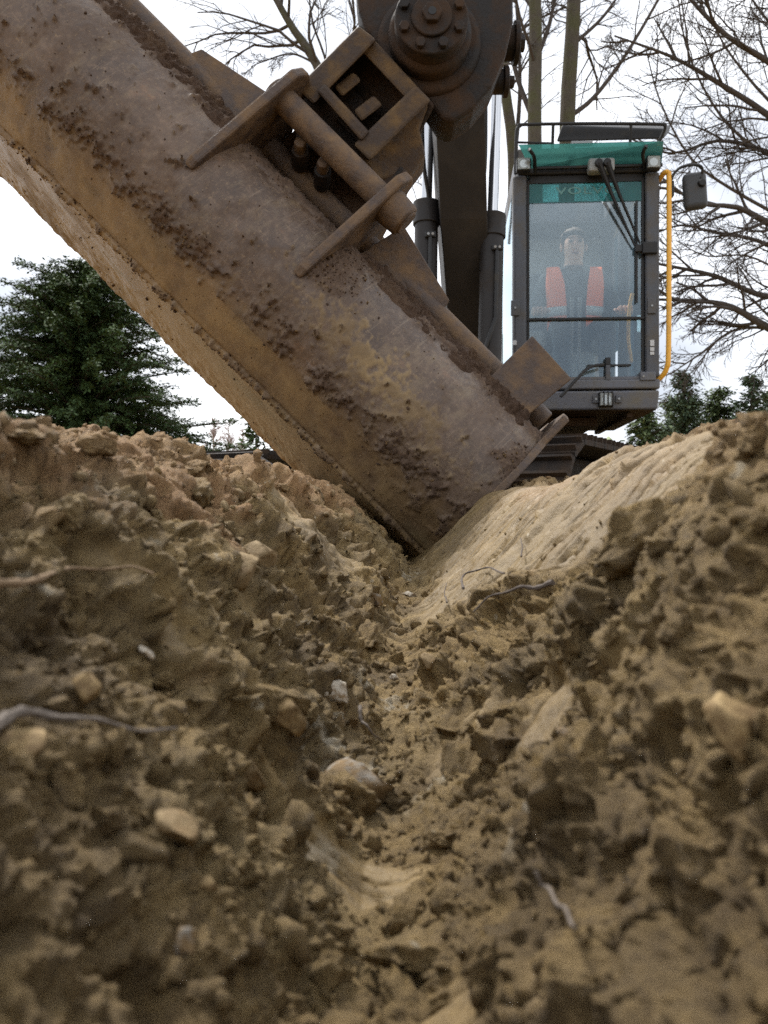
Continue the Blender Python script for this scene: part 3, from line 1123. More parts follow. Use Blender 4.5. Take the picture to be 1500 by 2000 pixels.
def build_shell():
    npf = 270
    pf, s = profile(npf)
    tang = np.gradient(pf, axis=0)
    tang /= np.linalg.norm(tang, axis=1)[:, None]
    nor = np.stack([tang[:, 1], -tang[:, 0]], -1)        # (u, d) pointing out of the bucket
    if nor[npf // 2][1] > 0:
        nor = -nor
    w = np.linspace(0, WID, 500)
    Wg, I = np.meshgrid(w, np.arange(npf), indexing='ij')
    Wg, I = Wg.ravel(), I.ravel()
    U, D = pf[I, 0], pf[I, 1]
    P = np.stack([-Wg, D, U], -1)
    N = np.stack([np.zeros_like(Wg), nor[I, 1], nor[I, 0]], -1)
    n1 = fbm(P * 6, 5, 201)
    n2 = fbm(P * 22, 4, 205)
    n3 = fbm(P * 70, 3, 209)
    strip = sstep(0.185, 0.125, U + 0.03 * n2)
    clay = np.maximum(strip * np.clip(0.62 + 0.55 * n1 + 0.35 * n2, 0, 1), 0.95 * sstep(0.06, 0.04, U))
    clay = np.maximum(clay, 0.55 * sstep(0.30, 0.15, U) * np.clip(0.2 + n1, 0, 1))
    # crust of dark mud along the heel, thickest in the middle
    band = np.exp(-((U - 0.185 - 0.03 * n1) / 0.055) ** 2) * (U > 0.13)
    mud = sstep(0.26, 0.62, band * (0.55 + 0.55 * n2 + 0.35 * n3) * (0.75 + 0.5 * n1) + 0.12 * n3)
    spots = sstep(0.66, 0.85, n2 + 0.5 * n3 + 0.2 * sstep(0.9, 1.6, Wg)) * (U > 0.16) * 0.9
    mud = np.maximum(mud, spots * sstep(0.45, 0.3, U))
    seam = np.exp(-((U - 0.047) / 0.006) ** 2) * sstep(-0.1, 0.35, n2 + 0.6 * n3)
    mud = np.maximum(mud, 0.7 * seam)
    endm = sstep(0.075, 0.02, Wg + 0.05 * n2) * sstep(0.30, 0.36, U) * sstep(0.46, 0.40, U)
    tip = sstep(0.30, 0.05, Wg) * np.exp(-((U - 0.15) / 0.05) ** 2) * sstep(-0.15, 0.3, n2)
    hang = sstep(0.09, 0.03, np.abs(Wg - 0.70) + 0.05 * n2) * sstep(0.31, 0.36, U) * 0.8
    top = sstep(0.465, 0.49, U + 0.03 * n2)
    for q in (endm, tip * 0.8, top, hang):
        mud = np.maximum(mud, q)
    film = sstep(0.0, 0.55, n1 * 0.8 + 0.5 * n2 + 0.5 * np.exp(-((U - 0.22) / 0.10) ** 2)) * (U > 0.14) * 0.62
    film = np.maximum(film, 0.5 * sstep(0.9, 1.5, Wg) * sstep(-0.2, 0.4, n1))
    # ochre smear
    pat = np.maximum(np.sqrt(((Wg - 0.40 - (U - .28) * 1.2) / 0.30) ** 2 + ((U - 0.285) / 0.085) ** 2), 0)
    tan = 0.85 * sstep(0.05, 0.95, (1.1 - pat) * 0.9 + 0.85 * n2 + 0.8 * n3 + 0.35 * n1)
    tan = tan * sstep(1.5, 1.1, pat)
    sp2 = sstep(0.60, 0.80, n2 * 0.8 + n3 * 0.6) * (U > 0.16) * sstep(0.45, 0.35, U)
    tan = np.clip(np.maximum(tan, 0.8 * sp2) * (1 - 0.8 * strip), 0, 1)
    disp = 0.004 * n1 + 0.0015 * film * np.abs(n3)
    mudc = np.maximum(mud, film * (0.75 + 0.4 * n3).clip(0, 1))
    disp += mud * (0.005 + 0.008 * n2 + 0.009 * np.abs(n3) + 0.005 * np.abs(perlin(P * 150, 215)))
    disp += tan * (0.0018 + 0.0016 * np.abs(n3))
    disp += (strip > 0.5) * (0.0006 * n2 + 0.002 * sstep(0.9, 1.1, n3 + 0.4 * n2))
    disp += -0.006 * np.exp(-((U - 0.052) / 0.004) ** 2)               # the weld line between the plates
    disp += 0.005 * (U < 0.046)                                        # overlaid wear plate
    lip = sstep(0.02, -0.045, U)
    disp += lip * (0.002 * np.clip(n2 + 0.3, 0, 1))
    P = P + N * disp[:, None]
    P[:, 2] -= lip * 0.004 * np.clip(0.3 * n3 + n2, -0.2, 1)
    q = grid_quads(len(w), npf)
    me = np_mesh('shell', P, q, None, True, {'mud': np.clip(mudc, 0, 1), 'tan': tan, 'clay': clay})
    o = link('shell', me, 'bucket', bucket)
    pf2, _ = profile(60)
    inner = []
    for u, d in pf2:
        v_ = np.array([0.24, 0.34]) - np.array([u, d])
        v_ = np.array([u, d]) + v_ / np.linalg.norm(v_) * 0.022
        inner.append(v_)
    inner = np.array(inner)
    Pi = np.array([(-x, d, u) for x in (0.0, WID) for u, d in inner])
    link('inner_lining', np_mesh('inner_lining', Pi, grid_quads(2, 60), None, True), 'bucket_bits', bucket)
    return o, P, N, mud, tan, U, Wg


shell, SP, SN, SMUD, STAN, SU, SW = build_shell()

# crumbs of mud stuck to the shell: one mass
idx = np.where((SMUD > 0.35) & (SU < 0.47))[0]
ci = rng.choice(idx, 1500)
seam_i = rng.choice(np.where((np.abs(SU - 0.047) < 0.006))[0], 420)
any_i = rng.choice(np.where((SU < 0.46) & (SU > -0.04))[0], 420)
lip_i = rng.choice(np.where(SU < -0.045)[0], 90)
ci = np.concatenate([ci, seam_i, any_i, lip_i])
half = rng.random(len(ci)) < 0.72
for nm, sel, mt in (('mud_crumbs', half, 'mud_crust'), ('clay_crumbs', ~half, 'mud_tan')):
    mass(nm, 1, int(sel.sum()), 0.0021, 0.0010, 0.0065, mt, bucket, SP[ci][sel], 0.25, SN[ci][sel])

# end plates of the bucket
pf, _s = profile(60)
ctr = np.array([0.24, 0.30])
for wpos in (0.0, WID):
    pts = []
    for u, d in pf:
        v = np.array([u, d]) - ctr
        v = v * (1 + 0.012 / np.linalg.norm(v))
        pts.append((-wpos + (0.0 if wpos else 0.0), ctr[1] + v[1], ctr[0] + v[0]))
    pts.append((-wpos, 0.36, 0.585))
    pts.append((-wpos, 0.60, 0.50))
    pts.append((-wpos, 0.60, -0.04))
    # raised ear that carries the end of the torsion tube
    ins = [p for p in pts if True]
    MB().prism(ins, ((0.022 if wpos == 0 else -0.022), 0, 0)).build('side_plate', 'bucket_bits', bucket, 0.004)
MB().prism([(0.001, 0.085, 0.45), (0.001, 0.10, 0.575), (0.001, 0.20, 0.600), (0.001, 0.34, 0.585), (0.001, 0.36, 0.45)], (0.020, 0, 0)).build('end_ear', 'bucket_bits', bucket, 0.004)

# torsion tube, lip plate and gussets along the top
MB().cyl((-WID + 0.03, 0.255, 0.552), (-0.02, 0.255, 0.552), 0.036, 28).build('torsion_tube', 'bucket_bits', bucket, 0, True)
MB().box((-WID / 2, 0.345, 0.555), (WID - 0.02, 0.018, 0.10)).build('lip_plate', 'bucket_bits', bucket, 0.004)
MB().prism([(-0.69, 0.22, 0.66), (-0.45, 0.235, 0.605), (-0.43, 0.235, 0.50), (-0.72, 0.20, 0.48)], (0, 0.016, 0)).build('gusset_plate', 'bucket_bits', bucket, 0.003)
MB().prism([(-1.19, 0.22, 0.66), (-1.45, 0.235, 0.612), (-1.50, 0.235, 0.50), (-1.16, 0.20, 0.48)], (0, 0.016, 0)).build('gusset_plate', 'bucket_bits', bucket, 0.003)


# packed mud on the shelf behind the rolled back
def mud_shelf(w0, w1, seed):
    w = np.linspace(w0, w1, 240)
    a = np.linspace(0, 1, 46)
    Wg, A = np.meshgrid(w, a, indexing='ij')
    Wg, A = Wg.ravel(), A.ravel()
    U = 0.468 + 0.075 * A
    D = 0.075 + 0.20 * A
    P = np.stack([-Wg, D, U], -1)
    n1 = fbm(P * 9, 4, seed)
    n2 = fbm(P * 34, 4, seed + 5)
    h = 0.030 * np.sin(math.pi * np.clip(A * 1.05, 0, 1)) + (0.022 * n1 + 0.014 * n2 + 0.006 * perlin(P * 150, seed + 9)) * np.sin(math.pi * np.clip(A, 0, 1)) ** 0.5 - 0.012 * (1 - A)
    end = sstep(w0, w0 + 0.04, Wg) * sstep(w1, w1 - 0.04, Wg)
    h = h * end - 0.03 * (1 - end)
    P[:, 1] -= h * 0.75
    P[:, 2] += h * 0.66
    o = link('packed_mud', np_mesh('packed_mud', P, grid_quads(240, 46), None, True), 'mud_crust', bucket)
    o['kind'] = 'stuff'
    return o


mud_shelf(0.03, 0.73, 301)
mud_shelf(1.15, 1.84, 311)

MB().box((-0.941, 0.30, 0.60), (0.36, 0.03, 0.30)).build('shade_fill_plate', 'mud_crust', bucket, 0.004)  # added dark plate, stands for the shadow under the hitch
# square plate welded near the lower end
cs = [loc(1040, 655, .15), loc(1117, 740, .15), loc(1030, 812, .13), loc(958, 735, .13)]
MB().prism(cs, (0, 0.03, 0)).build('square_plate', 'bucket_bits', bucket, 0.004)
MB().hexa([loc(1000, 735, .16), loc(1050, 775, .16), loc(1045, 800, .22), loc(990, 750, .22)],
          [loc(1000, 715, .34), loc(1050, 755, .34), loc(1045, 780, .34), loc(990, 730, .34)]).build('plate_bracket', 'bucket_bits', bucket, 0.003)

# hangers, pins
for wv, nm in ((0.745, 0), (1.137, 1)):
    t = 0.030
    pts = [(0, -0.012, 0.318), (0, -0.020, 0.345), (0, 0.030, 0.62), (0, 0.045, 0.70), (0, 0.085, 0.735), (0, 0.14, 0.735), (0, 0.22, 0.68), (0, 0.34, 0.62), (0, 0.42, 0.64), (0, 0.46, 0.60), (0, 0.46, 0.50), (0, 0.10, 0.45), (0, 0.02, 0.36)]
    MB().prism([(-wv - t / 2, d, u) for _, d, u in pts], (t, 0, 0)).build('hanger_plate', 'bucket_bits', bucket, 0.007)
MB().cyl((-1.17, 0.10, 0.640), (-0.66, 0.10, 0.640), 0.036, 32).build('hanger_pin', 'bucket_bits', bucket, 0.004, True)
MB().cyl((-1.17, 0.40, 0.590), (-0.68, 0.40, 0.590), 0.036, 32).build('hanger_pin', 'bucket_bits', bucket, 0.004, True)
MB().tube([(-0.735, 0.10, 0.640), (-0.665, 0.10, 0.640)], [0.052, 0.046], 24).build('pin_boss', 'bucket_bits', bucket, 0.006, True)

# ------------------------------------------------------------------ tilting quick hitch between arm and bucket
hitch = empty('tilting_quick_hitch', at(842, 45, 2.45))
tag(hitch, 'dark oily tilting quick hitch with a round bolted cap gripping the bucket', 'hitch')
HM = Matrix.Translation(-hitch.location)


def hp(px, py, Y):
    return at(px, py, Y) - hitch.location


def hb(px, py, d):
    """bucket space pixel point expressed in hitch space"""
    return at(px, py, BY + d) - hitch.location


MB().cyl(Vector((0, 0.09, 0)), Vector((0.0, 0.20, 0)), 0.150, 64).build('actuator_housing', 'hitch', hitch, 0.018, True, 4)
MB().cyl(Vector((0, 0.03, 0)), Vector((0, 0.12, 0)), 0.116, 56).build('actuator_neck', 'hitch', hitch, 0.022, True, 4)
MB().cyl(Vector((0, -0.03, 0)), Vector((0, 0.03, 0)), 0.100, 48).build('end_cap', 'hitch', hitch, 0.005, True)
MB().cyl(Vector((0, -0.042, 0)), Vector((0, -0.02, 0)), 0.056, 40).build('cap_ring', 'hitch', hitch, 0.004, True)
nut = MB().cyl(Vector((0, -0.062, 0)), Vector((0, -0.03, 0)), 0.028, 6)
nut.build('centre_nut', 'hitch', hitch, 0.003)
MB().cyl(Vector((0, -0.0635, 0)), Vector((0, -0.060, 0)), 0.011, 16).build('bore_shade_disc', 'rubber', hitch)  # black disc in place of the shaded hole in the nut
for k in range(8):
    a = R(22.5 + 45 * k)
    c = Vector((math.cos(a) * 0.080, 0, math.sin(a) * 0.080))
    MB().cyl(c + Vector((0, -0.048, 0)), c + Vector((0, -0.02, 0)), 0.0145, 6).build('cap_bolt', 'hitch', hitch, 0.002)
# neck of the housing that reaches down to the hook frame
MB().hexa([hb(725, 75, .24), hb(850, 205, .24), hb(800, 300, .30), hb(640, 140, .30)],
          [hb(725, 75, .60), hb(850, 205, .60), hb(800, 300, .60), hb(640, 140, .60)]).build('hitch_saddle', 'hitch', hitch, 0.01)


def bar(p, q, r_, s_, d0, d1, name, mat='hitch_lit', bevel=0.008):
    """four pixel corners, pushed from depth d0 to d1"""
    return MB().hexa([hb(*p, d0), hb(*q, d0), hb(*r_, d0), hb(*s_, d0)], [hb(*p, d1), hb(*q, d1), hb(*r_, d1), hb(*s_, d1)]).build(name, mat, hitch, bevel)


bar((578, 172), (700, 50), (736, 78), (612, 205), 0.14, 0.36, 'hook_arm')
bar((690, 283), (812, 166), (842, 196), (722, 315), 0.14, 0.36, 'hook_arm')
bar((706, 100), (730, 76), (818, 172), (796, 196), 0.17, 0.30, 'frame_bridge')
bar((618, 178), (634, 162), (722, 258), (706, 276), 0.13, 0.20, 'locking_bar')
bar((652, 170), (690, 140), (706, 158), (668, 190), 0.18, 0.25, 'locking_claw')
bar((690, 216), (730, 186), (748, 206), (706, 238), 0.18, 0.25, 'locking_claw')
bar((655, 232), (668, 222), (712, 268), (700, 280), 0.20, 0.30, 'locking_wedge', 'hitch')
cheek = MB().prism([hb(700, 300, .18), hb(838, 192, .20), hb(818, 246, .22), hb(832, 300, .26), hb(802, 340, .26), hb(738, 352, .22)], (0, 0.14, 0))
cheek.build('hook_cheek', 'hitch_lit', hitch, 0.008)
for (bx, by) in ((586, 297), (630, 336)):
    a = hb(bx, by, 0.16)
    ax = Vector((0.1, -1, 0.25)).normalized()
    MB().cyl(a, a + ax * 0.045, 0.018, 6).build('lock_bolt', 'bucket_bits', hitch, 0.004)
    MB().cyl(a - ax * 0.06, a + ax * 0.01, 0.024, 12).build('bolt_boss', 'hitch', hitch, 0.003)
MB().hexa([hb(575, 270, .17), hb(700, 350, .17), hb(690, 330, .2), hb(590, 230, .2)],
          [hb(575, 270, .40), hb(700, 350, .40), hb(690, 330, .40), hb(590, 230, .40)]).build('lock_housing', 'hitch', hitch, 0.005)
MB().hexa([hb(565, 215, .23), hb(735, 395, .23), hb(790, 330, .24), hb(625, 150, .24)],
          [hb(565, 215, .60), hb(735, 395, .60), hb(790, 330, .60), hb(625, 150, .60)]).build('hitch_fill_body', 'hitch', hitch, 0.006)  # added dark block, fills the deep shadow behind the pin
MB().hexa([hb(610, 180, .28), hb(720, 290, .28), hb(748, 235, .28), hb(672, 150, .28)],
          [hb(610, 180, .50), hb(720, 290, .50), hb(748, 235, .50), hb(672, 150, .50)]).build('hitch_fill_block', 'hitch', hitch, 0.006)  # second dark filler, added to keep sky out of the frame window
cpts = [(693, -40), (700, 20), (716, 62), (760, 118), (800, 172), (838, 196), (862, 232), (885, 238), (925, 212), (962, 168), (990, 100), (1003, 40), (1003, -40)]
MB().prism([hp(x, y, 2.56) for x, y in cpts], (0, 0.16, 0)).build('casting_plate', 'hitch', hitch, 0.015, False, 3)
# upper bracket that hangs from the arm, and its pins
MB().hexa([hp(700, -10, 2.60), hp(1000, -10, 2.60), hp(1000, -330, 2.66), hp(720, -330, 2.66)],
          [hp(700, -10, 2.98), hp(1000, -10, 2.98), hp(1000, -330, 2.98), hp(720, -330, 2.98)]).build('arm_bracket', 'hitch', hitch, 0.012)
for (px, py, r_, x1) in ((1003, 85, 0.050, 1020), (984, 160, 0.036, 1000)):
    a, b = hp(940, py, 2.72), hp(x1 - 10, py, 2.72)
    MB().cyl(a, b, r_, 28).build('bracket_pin', 'hitch', hitch, 0.006, True)
    MB().cyl(b, b + Vector((0.022, 0, 0)), r_ * 0.5, 6).build('pin_bolt', 'hitch', hitch, 0.002)
    MB().cyl(b - Vector((0.012, 0, 0)), b + Vector((0.004, 0, 0)), r_ * 1.25, 28).build('pin_flange', 'hitch', hitch, 0.003, True)

# ------------------------------------------------------------------ excavator
CABY = 5.80
K = CABY / F
GZ = -0.43
excavator = empty('excavator', (0.62, 6.3, GZ))
tag(excavator, 'excavator with grey glazed cab, dark boom and crawler tracks behind the trench', 'excavator')


def xl(p):
    return Vector(p) - excavator.location


def xp(px, py, Y):
    return xl(at(px, py, Y))


# boom and its rams
bm_pts = [((922, 900), 6.1), ((919, 640), 5.35), ((906, 420), 4.95), ((900, 250), 4.72), ((898, 60), 4.5), ((894, -220), 4.25)]
mb = MB()
ring = []
for (c, Y) in bm_pts:
    p = xp(c[0], c[1], Y)
    h = 0.13
    ring.append([p + Vector((-h, 0, -0.02)), p + Vector((h, 0, -0.02)), p + Vector((h, 0.42, 0.12)), p + Vector((-h, 0.42, 0.12))])
vs_ = [q for r_ in ring for q in r_]
fs_ = []
for i in range(len(ring) - 1):
    for k in range(4):
        k2 = (k + 1) % 4
        fs_.append((i * 4 + k, i * 4 + k2, (i + 1) * 4 + k2, (i + 1) * 4 + k))
fs_ += [(3, 2, 1, 0), tuple((len(ring) - 1) * 4 + k for k in range(4))]
boom = mb.add(vs_, fs_).build('boom', 'boom', excavator, 0.008)
for k, (top, mid, bot) in enumerate(((((972, 120), 5.2), ((962, 425), 5.08), ((952, 880), 4.95)), (((842, 120), 5.2), ((833, 400), 5.08), ((828, 880), 4.95)))):
    a, b, c = xp(*top[0], top[1]), xp(*mid[0], mid[1]), xp(*bot[0], bot[1])
    ax = (b - c).normalized()
    cyl_o = MB().cyl(c, b, 0.066, 32).build('boom_cylinder', 'boom', excavator, 0.004, True)
    MB().cyl(b - ax * 0.12, b + ax * 0.012, 0.076, 32).build('gland', 'boom', cyl_o, 0.004, True)
    MB().cyl(b, a, 0.030, 28).build('piston_rod', 'chrome', cyl_o, 0, True)
    off = Vector((0.02, -0.078, 0))
    MB().box(b - ax * 0.2 + off, (0.06, 0.03, 0.03)).build('pipe_clamp', 'rubber', cyl_o, 0.004)
    for s in (-0.012, 0.012):
        MB().cyl(b - ax * 0.2 + off + Vector((s, -0.022, 0)), b - ax * 0.2 + off + Vector((s, -0.012, 0)), 0.008, 6).build('clamp_bolt', 'plate', cyl_o)
    MB().tube([b - ax * 0.2 + off, b - ax * 0.6 + off, b - ax * 0.72 + off + Vector((-0.05, 0, -0.04)), b - ax * 0.85 + off + Vector((-0.14, 0, -0.08))], 0.012, 10).build('feed_pipe', 'rubber', cyl_o, 0, True)
for px0, px1 in ((948, 940), (826, 842)):
    pts = [xp(px0, 100, 4.85), xp(px0, 300, 4.95), xp(px1, 430, 5.05), xp(px1, 640, 5.2), xp(px1 + 4, 800, 5.4)]
    MB().tube(curve_pts(pts, 20), 0.011, 8).build('hydraulic_hose', 'rubber', excavator, 0, True)
MB().tube(curve_pts([xp(1095, 775, 5.62), xp(1125, 742, 5.64), xp(1150, 718, 5.68), xp(1178, 712, 5.74)], 16), 0.010, 8).build('washer_hose', 'rubber', excavator, 0, True)

# upper structure behind and below the cab
MB().box(xl((0.66, 8.4, 0.56)), (1.9, 2.2, 0.22)).build('revolving_deck', 'underside', excavator, 0.02)
MB().cyl(xl((0.62, 6.6, 0.15)), xl((0.62, 6.6, 0.46)), 0.62, 48).build('slew_ring', 'track', excavator, 0, True)
MB().box(xl((0.58, 8.0, 0.95)), (1.7, 0.9, 0.55)).build('engine_hood', 'cab_paint', excavator, 0.05)
MB().box(xl((0.62, 6.6, -0.02)), (2.1, 1.9, 0.70), Matrix.Rotation(R(-30), 3, 'Z')).build('undercarriage', 'track', excavator, 0.03)


UC = Vector((0.62, 6.6, 0))
YAW = R(-30)


def track(off, half, zt, width):
    """one crawler: frame, idler and a loop of shoes, built round its own middle"""
    r_ = (zt - GZ) / 2
    y0, y1 = -half, half
    fr = MB().box((0, 0, 0), (width * 0.45, 2 * half - r_ * 1.2, r_ * 1.1)).build('track', 'track', excavator, 0.02)
    c = UC + Matrix.Rotation(YAW, 3, 'Z') @ Vector((off, 0, 0))
    fr.location = xl((c.x, c.y, GZ + r_))
    fr.rotation_euler = (0, 0, YAW)
    for y in (y0 + r_, y1 - r_):
        MB().cyl((-width * 0.16, y, 0), (width * 0.16, y, 0), r_ - 0.10, 32).build('idler_wheel', 'track', fr, 0.012, True)
    for y in np.linspace(y0 + 1.6 * r_, y1 - 1.6 * r_, 6):
        MB().cyl((-width * 0.2, y, -r_ + 0.13), (width * 0.2, y, -r_ + 0.13), 0.09, 20).build('track_roller', 'track', fr, 0.006, True)
    sh = MB().box((0, 0, 0), (width, 0.17, 0.03))
    for dy in (-0.055, 0.055):
        sh.box((0, dy, 0.03), (width, 0.016, 0.035))
    first = None
    straight = (y1 - y0) - 2 * r_
    per = 2 * straight + 2 * math.pi * r_
    n = int(per / 0.178)
    for k in range(n):
        q = k * per / n
        if q < straight:
            p, a = (y0 + r_ + q, r_), 0.0
        elif q < straight + math.pi * r_:
            a = (q - straight) / r_
            p = (y1 - r_ + math.sin(a) * r_, math.cos(a) * r_)
        elif q < 2 * straight + math.pi * r_:
            p, a = (y1 - r_ - (q - straight - math.pi * r_), -r_), math.pi
        else:
            a = math.pi + (q - 2 * straight - math.pi * r_) / r_
            p = (y0 + r_ + math.sin(a) * r_, math.cos(a) * r_)
        if first is None:
            o = first = sh.build('track_shoe', 'track', fr)
        else:
            o = first.copy()
            COL.objects.link(o)
        o.location = (0, p[0], p[1])
        o.rotation_euler = (-a, 0, 0)
    return fr


track(-1.04, 1.72, 0.36, 0.52)
track(1.04, 1.72, 0.37, 0.56)
# lump of mud caught on the left track guard
MB().hexa([xp(500, 890, 4.9), xp(560, 930, 4.9), xp(560, 1010, 4.9), xp(500, 1000, 4.9)],
          [xp(500, 884, 5.5), xp(560, 924, 5.5), xp(560, 1010, 5.5), xp(500, 1000, 5.5)]).build('step_plate', 'track', excavator, 0.02)

# ---- cab, in its own space: x right, y back, z up, origin below the middle of the front
cab = empty('cab', xl(((1142 - 750) * K, CABY, (1000 - 800) * K)), (0, 0, R(-4)), excavator)


def cp(px, py, y=0.0):
    return Vector(((px - 1142) * K, y, (800 - py) * K))


def cq(px, py, y):
    """cab space point y metres behind the front that shows at a photograph pixel"""
    f = (CABY + y) / CABY
    return Vector(((px - 750) * K * f - (1142 - 750) * K, y, (1000 - py) * K * f - (1000 - 800) * K))


def cbox(x0, x1, y0, y1, py0, py1, name, mat, bevel=0.008, parent=None):
    a, b = cp(x0, py1), cp(x1, py0)
    return MB().box(((a.x + b.x) / 2, (y0 + y1) / 2, (a.z + b.z) / 2), (abs(b.x - a.x), y1 - y0, abs(b.z - a.z))).build(name, mat, parent or cab, bevel, False, 3)


CD = 1.50                                          # depth of the cab
cbox(1003, 1030, 0.0, 0.10, 338, 738, 'front_pillar', 'cab_pillar', 0.018)
cbox(1259, 1286, 0.0, 0.10, 338, 738, 'front_pillar', 'cab_pillar', 0.018)
cbox(1006, 1280, CD - 0.10, CD, 565, 760, 'rear_wall', 'interior', 0.01)
cbox(1030.5, 1255.5, CD - 0.09, CD - 0.02, 337.5, 522, 'rear_panel', 'interior', 0.01)
cbox(1008, 1030, CD - 0.12, CD, 338, 622, 'rear_pillar', 'cab_pillar', 0.02)
cbox(1256, 1278, CD - 0.12, CD, 338, 622, 'rear_pillar', 'cab_pillar', 0.02)
cbox(1253, 1279, 0.78, 0.86, 338, 740, 'door_pillar', 'cab_pillar', 0.02)
cbox(1000, 1287, 0.0, CD, 760, 741, 'cab_sill', 'cab_paint', 0.012)
cbox(1030, 1262, 0.012, 0.09, 742, 735, 'lower_frame', 'cab_paint', 0.006)
cbox(1012, 1284, 0.004, 0.16, 338, 322, 'roof_frame', 'rubber', 0.012)
cbox(1010, 1062, 0.17, CD, 337, 282, 'roof_side', 'cab_pillar', 0.02)
cbox(1232, 1290, 0.17, CD, 337, 282, 'roof_side', 'cab_pillar', 0.02)
cbox(1010, 1290, 0.05, 0.165, 321, 280, 'roof_front', 'cab_pillar', 0.02)
cbox(1063, 1231, 1.05, CD, 337, 282, 'roof_back', 'cab_pillar', 0.02)
cbox(1036, 1256, 0.03, 0.06, 353, 337.5, 'head_gasket', 'rubber', 0.004)
cbox(1030.5, 1036, 0.03, 0.06, 736, 345, 'glass_gasket', 'rubber', 0.004)
cbox(1253, 1258.5, 0.03, 0.06, 736, 345, 'glass_gasket', 'rubber', 0.004)
cbox(1030, 1258, 0.016, 0.046, 623.5, 618.5, 'middle_rail', 'rubber', 0.003)
# lower front panel and the sloping underside
MB().hexa([cp(1004, 800, 0.012), cp(1283, 800, 0.012), cp(1286, 763, 0.0), cp(1001, 763, 0.0)],
          [cp(1004, 800, 0.30), cp(1283, 800, 0.30), cp(1286, 763, 0.30), cp(1001, 763, 0.30)]).build('lower_panel', 'cab_paint', cab, 0.014, False, 3)
MB().hexa([cp(1005, 801, 0.02), cp(1282, 801, 0.02), cp(1282, 801, CD), cp(1005, 801, CD)],
          [cp(1005, 770, 0.31), cp(1282, 770, 0.31), cp(1282, 770, CD), cp(1005, 770, CD)]).build('cab_underside', 'underside', cab, 0.006)
MB().box(cp(1110, 812, 0.9), (0.5, 1.0, 0.06)).build('floor_beam', 'underside', cab, 0.006)
MB().box(cp(1235, 808, 0.75), (0.04, 1.3, 0.03)).build('floor_rib', 'underside', cab, 0.004)
# glass
cbox(1035, 1255, 0.040, 0.046, 617.5, 352, 'windscreen', 'glass', 0)
cbox(1034, 1256, 0.040, 0.046, 735, 624, 'lower_windscreen', 'glass', 0)
cbox(1008, 1010, 0.12, CD - 0.14, 736, 345, 'side_window', 'glass_side', 0)
cbox(1273, 1275, 0.12, 0.76, 736, 345, 'door_window', 'glass_side', 0)
cbox(1273, 1275, 0.88, CD - 0.14, 620, 345, 'side_window', 'glass_side', 0)
cbox(1030, 1256, CD - 0.05, CD - 0.044, 564, 523, 'rear_window', 'glass_side', 0)
cbox(1036, 1254, 0.034, 0.0365, 391, 353.5, 'sunscreen_film', 'screen_band', 0)
# rounded lower corners of the glass
for sx, x in ((1, 1035), (-1, 1255)):
    pts = [cp(x, 738, 0.03)] + [cp(x + sx * (26 - 26 * math.sin(R(a))), 738 - (26 - 26 * math.cos(R(a))), 0.03) for a in range(0, 91, 15)]
    MB().prism(pts, (0, 0.008, 0)).build('corner_gasket', 'cab_pillar', cab)
# lettering on the sunscreen
cu = bpy.data.curves.new('lettering', 'FONT')
cu.body = 'VOLVO'
cu.size = 0.064
cu.align_x = 'CENTER'
cu.extrude = 0.001
cu.offset = 0.0012
cu.space_character = 1.12
tmp = bpy.data.objects.new('tmp_text', cu)
COL.objects.link(tmp)
bpy.context.view_layer.update()
me = bpy.data.meshes.new_from_object(tmp.evaluated_get(bpy.context.evaluated_depsgraph_get()))
bpy.data.objects.remove(tmp)
me.materials.clear()
txt = link('lettering', me, 'letter', cab)
txt.location = cp(1148, 375, 0.0315)
txt.rotation_euler = (R(90), 0, 0)
txt.scale = (1.75, 1, 1)
# roof visor, its hooks, lamps, rail, hatch
vp = [cq(1036, 326, -0.02), cq(1290, 323, -0.02), cq(1297, 280, -0.18), cq(1018, 279, -0.18)]
MB().prism(vp, (0, 0.006, 0.004)).build('roof_visor', 'visor', cab)
for x in (1047, 1257):
    s = 1 if x > 1142 else -1
    MB().tube(curve_pts([cq(x, 335, -0.02), cq(x, 318, -0.08), cq(x, 302, -0.15), cq(x + s * 8, 288, -0.20)], 10), 0.012, 8).build('visor_hook', 'rubber', cab, 0, True)
MB().box(cp(1168, 330, -0.03), (0.80, 0.03, 0.018)).build('visor_rail', 'rubber', cab, 0.004)


def lamp(px, py, w, h, y):
    c = cq(px, py, y)
    b = MB().box(c + Vector((0, 0.035, 0)), (w, 0.06, h)).build('work_lamp', 'rubber', cab, 0.008)
    MB().cyl(c + Vector((0, 0.002, 0)), c + Vector((0, 0.012, 0)), min(w, h) * 0.30, 20).build('lamp_reflector', 'chrome', cab, 0, True)
    MB().box(c + Vector((0, -0.001, 0)), (w * 0.84, 0.008, h * 0.84)).build('lamp_lens', 'lens', cab, 0.002)
    return b


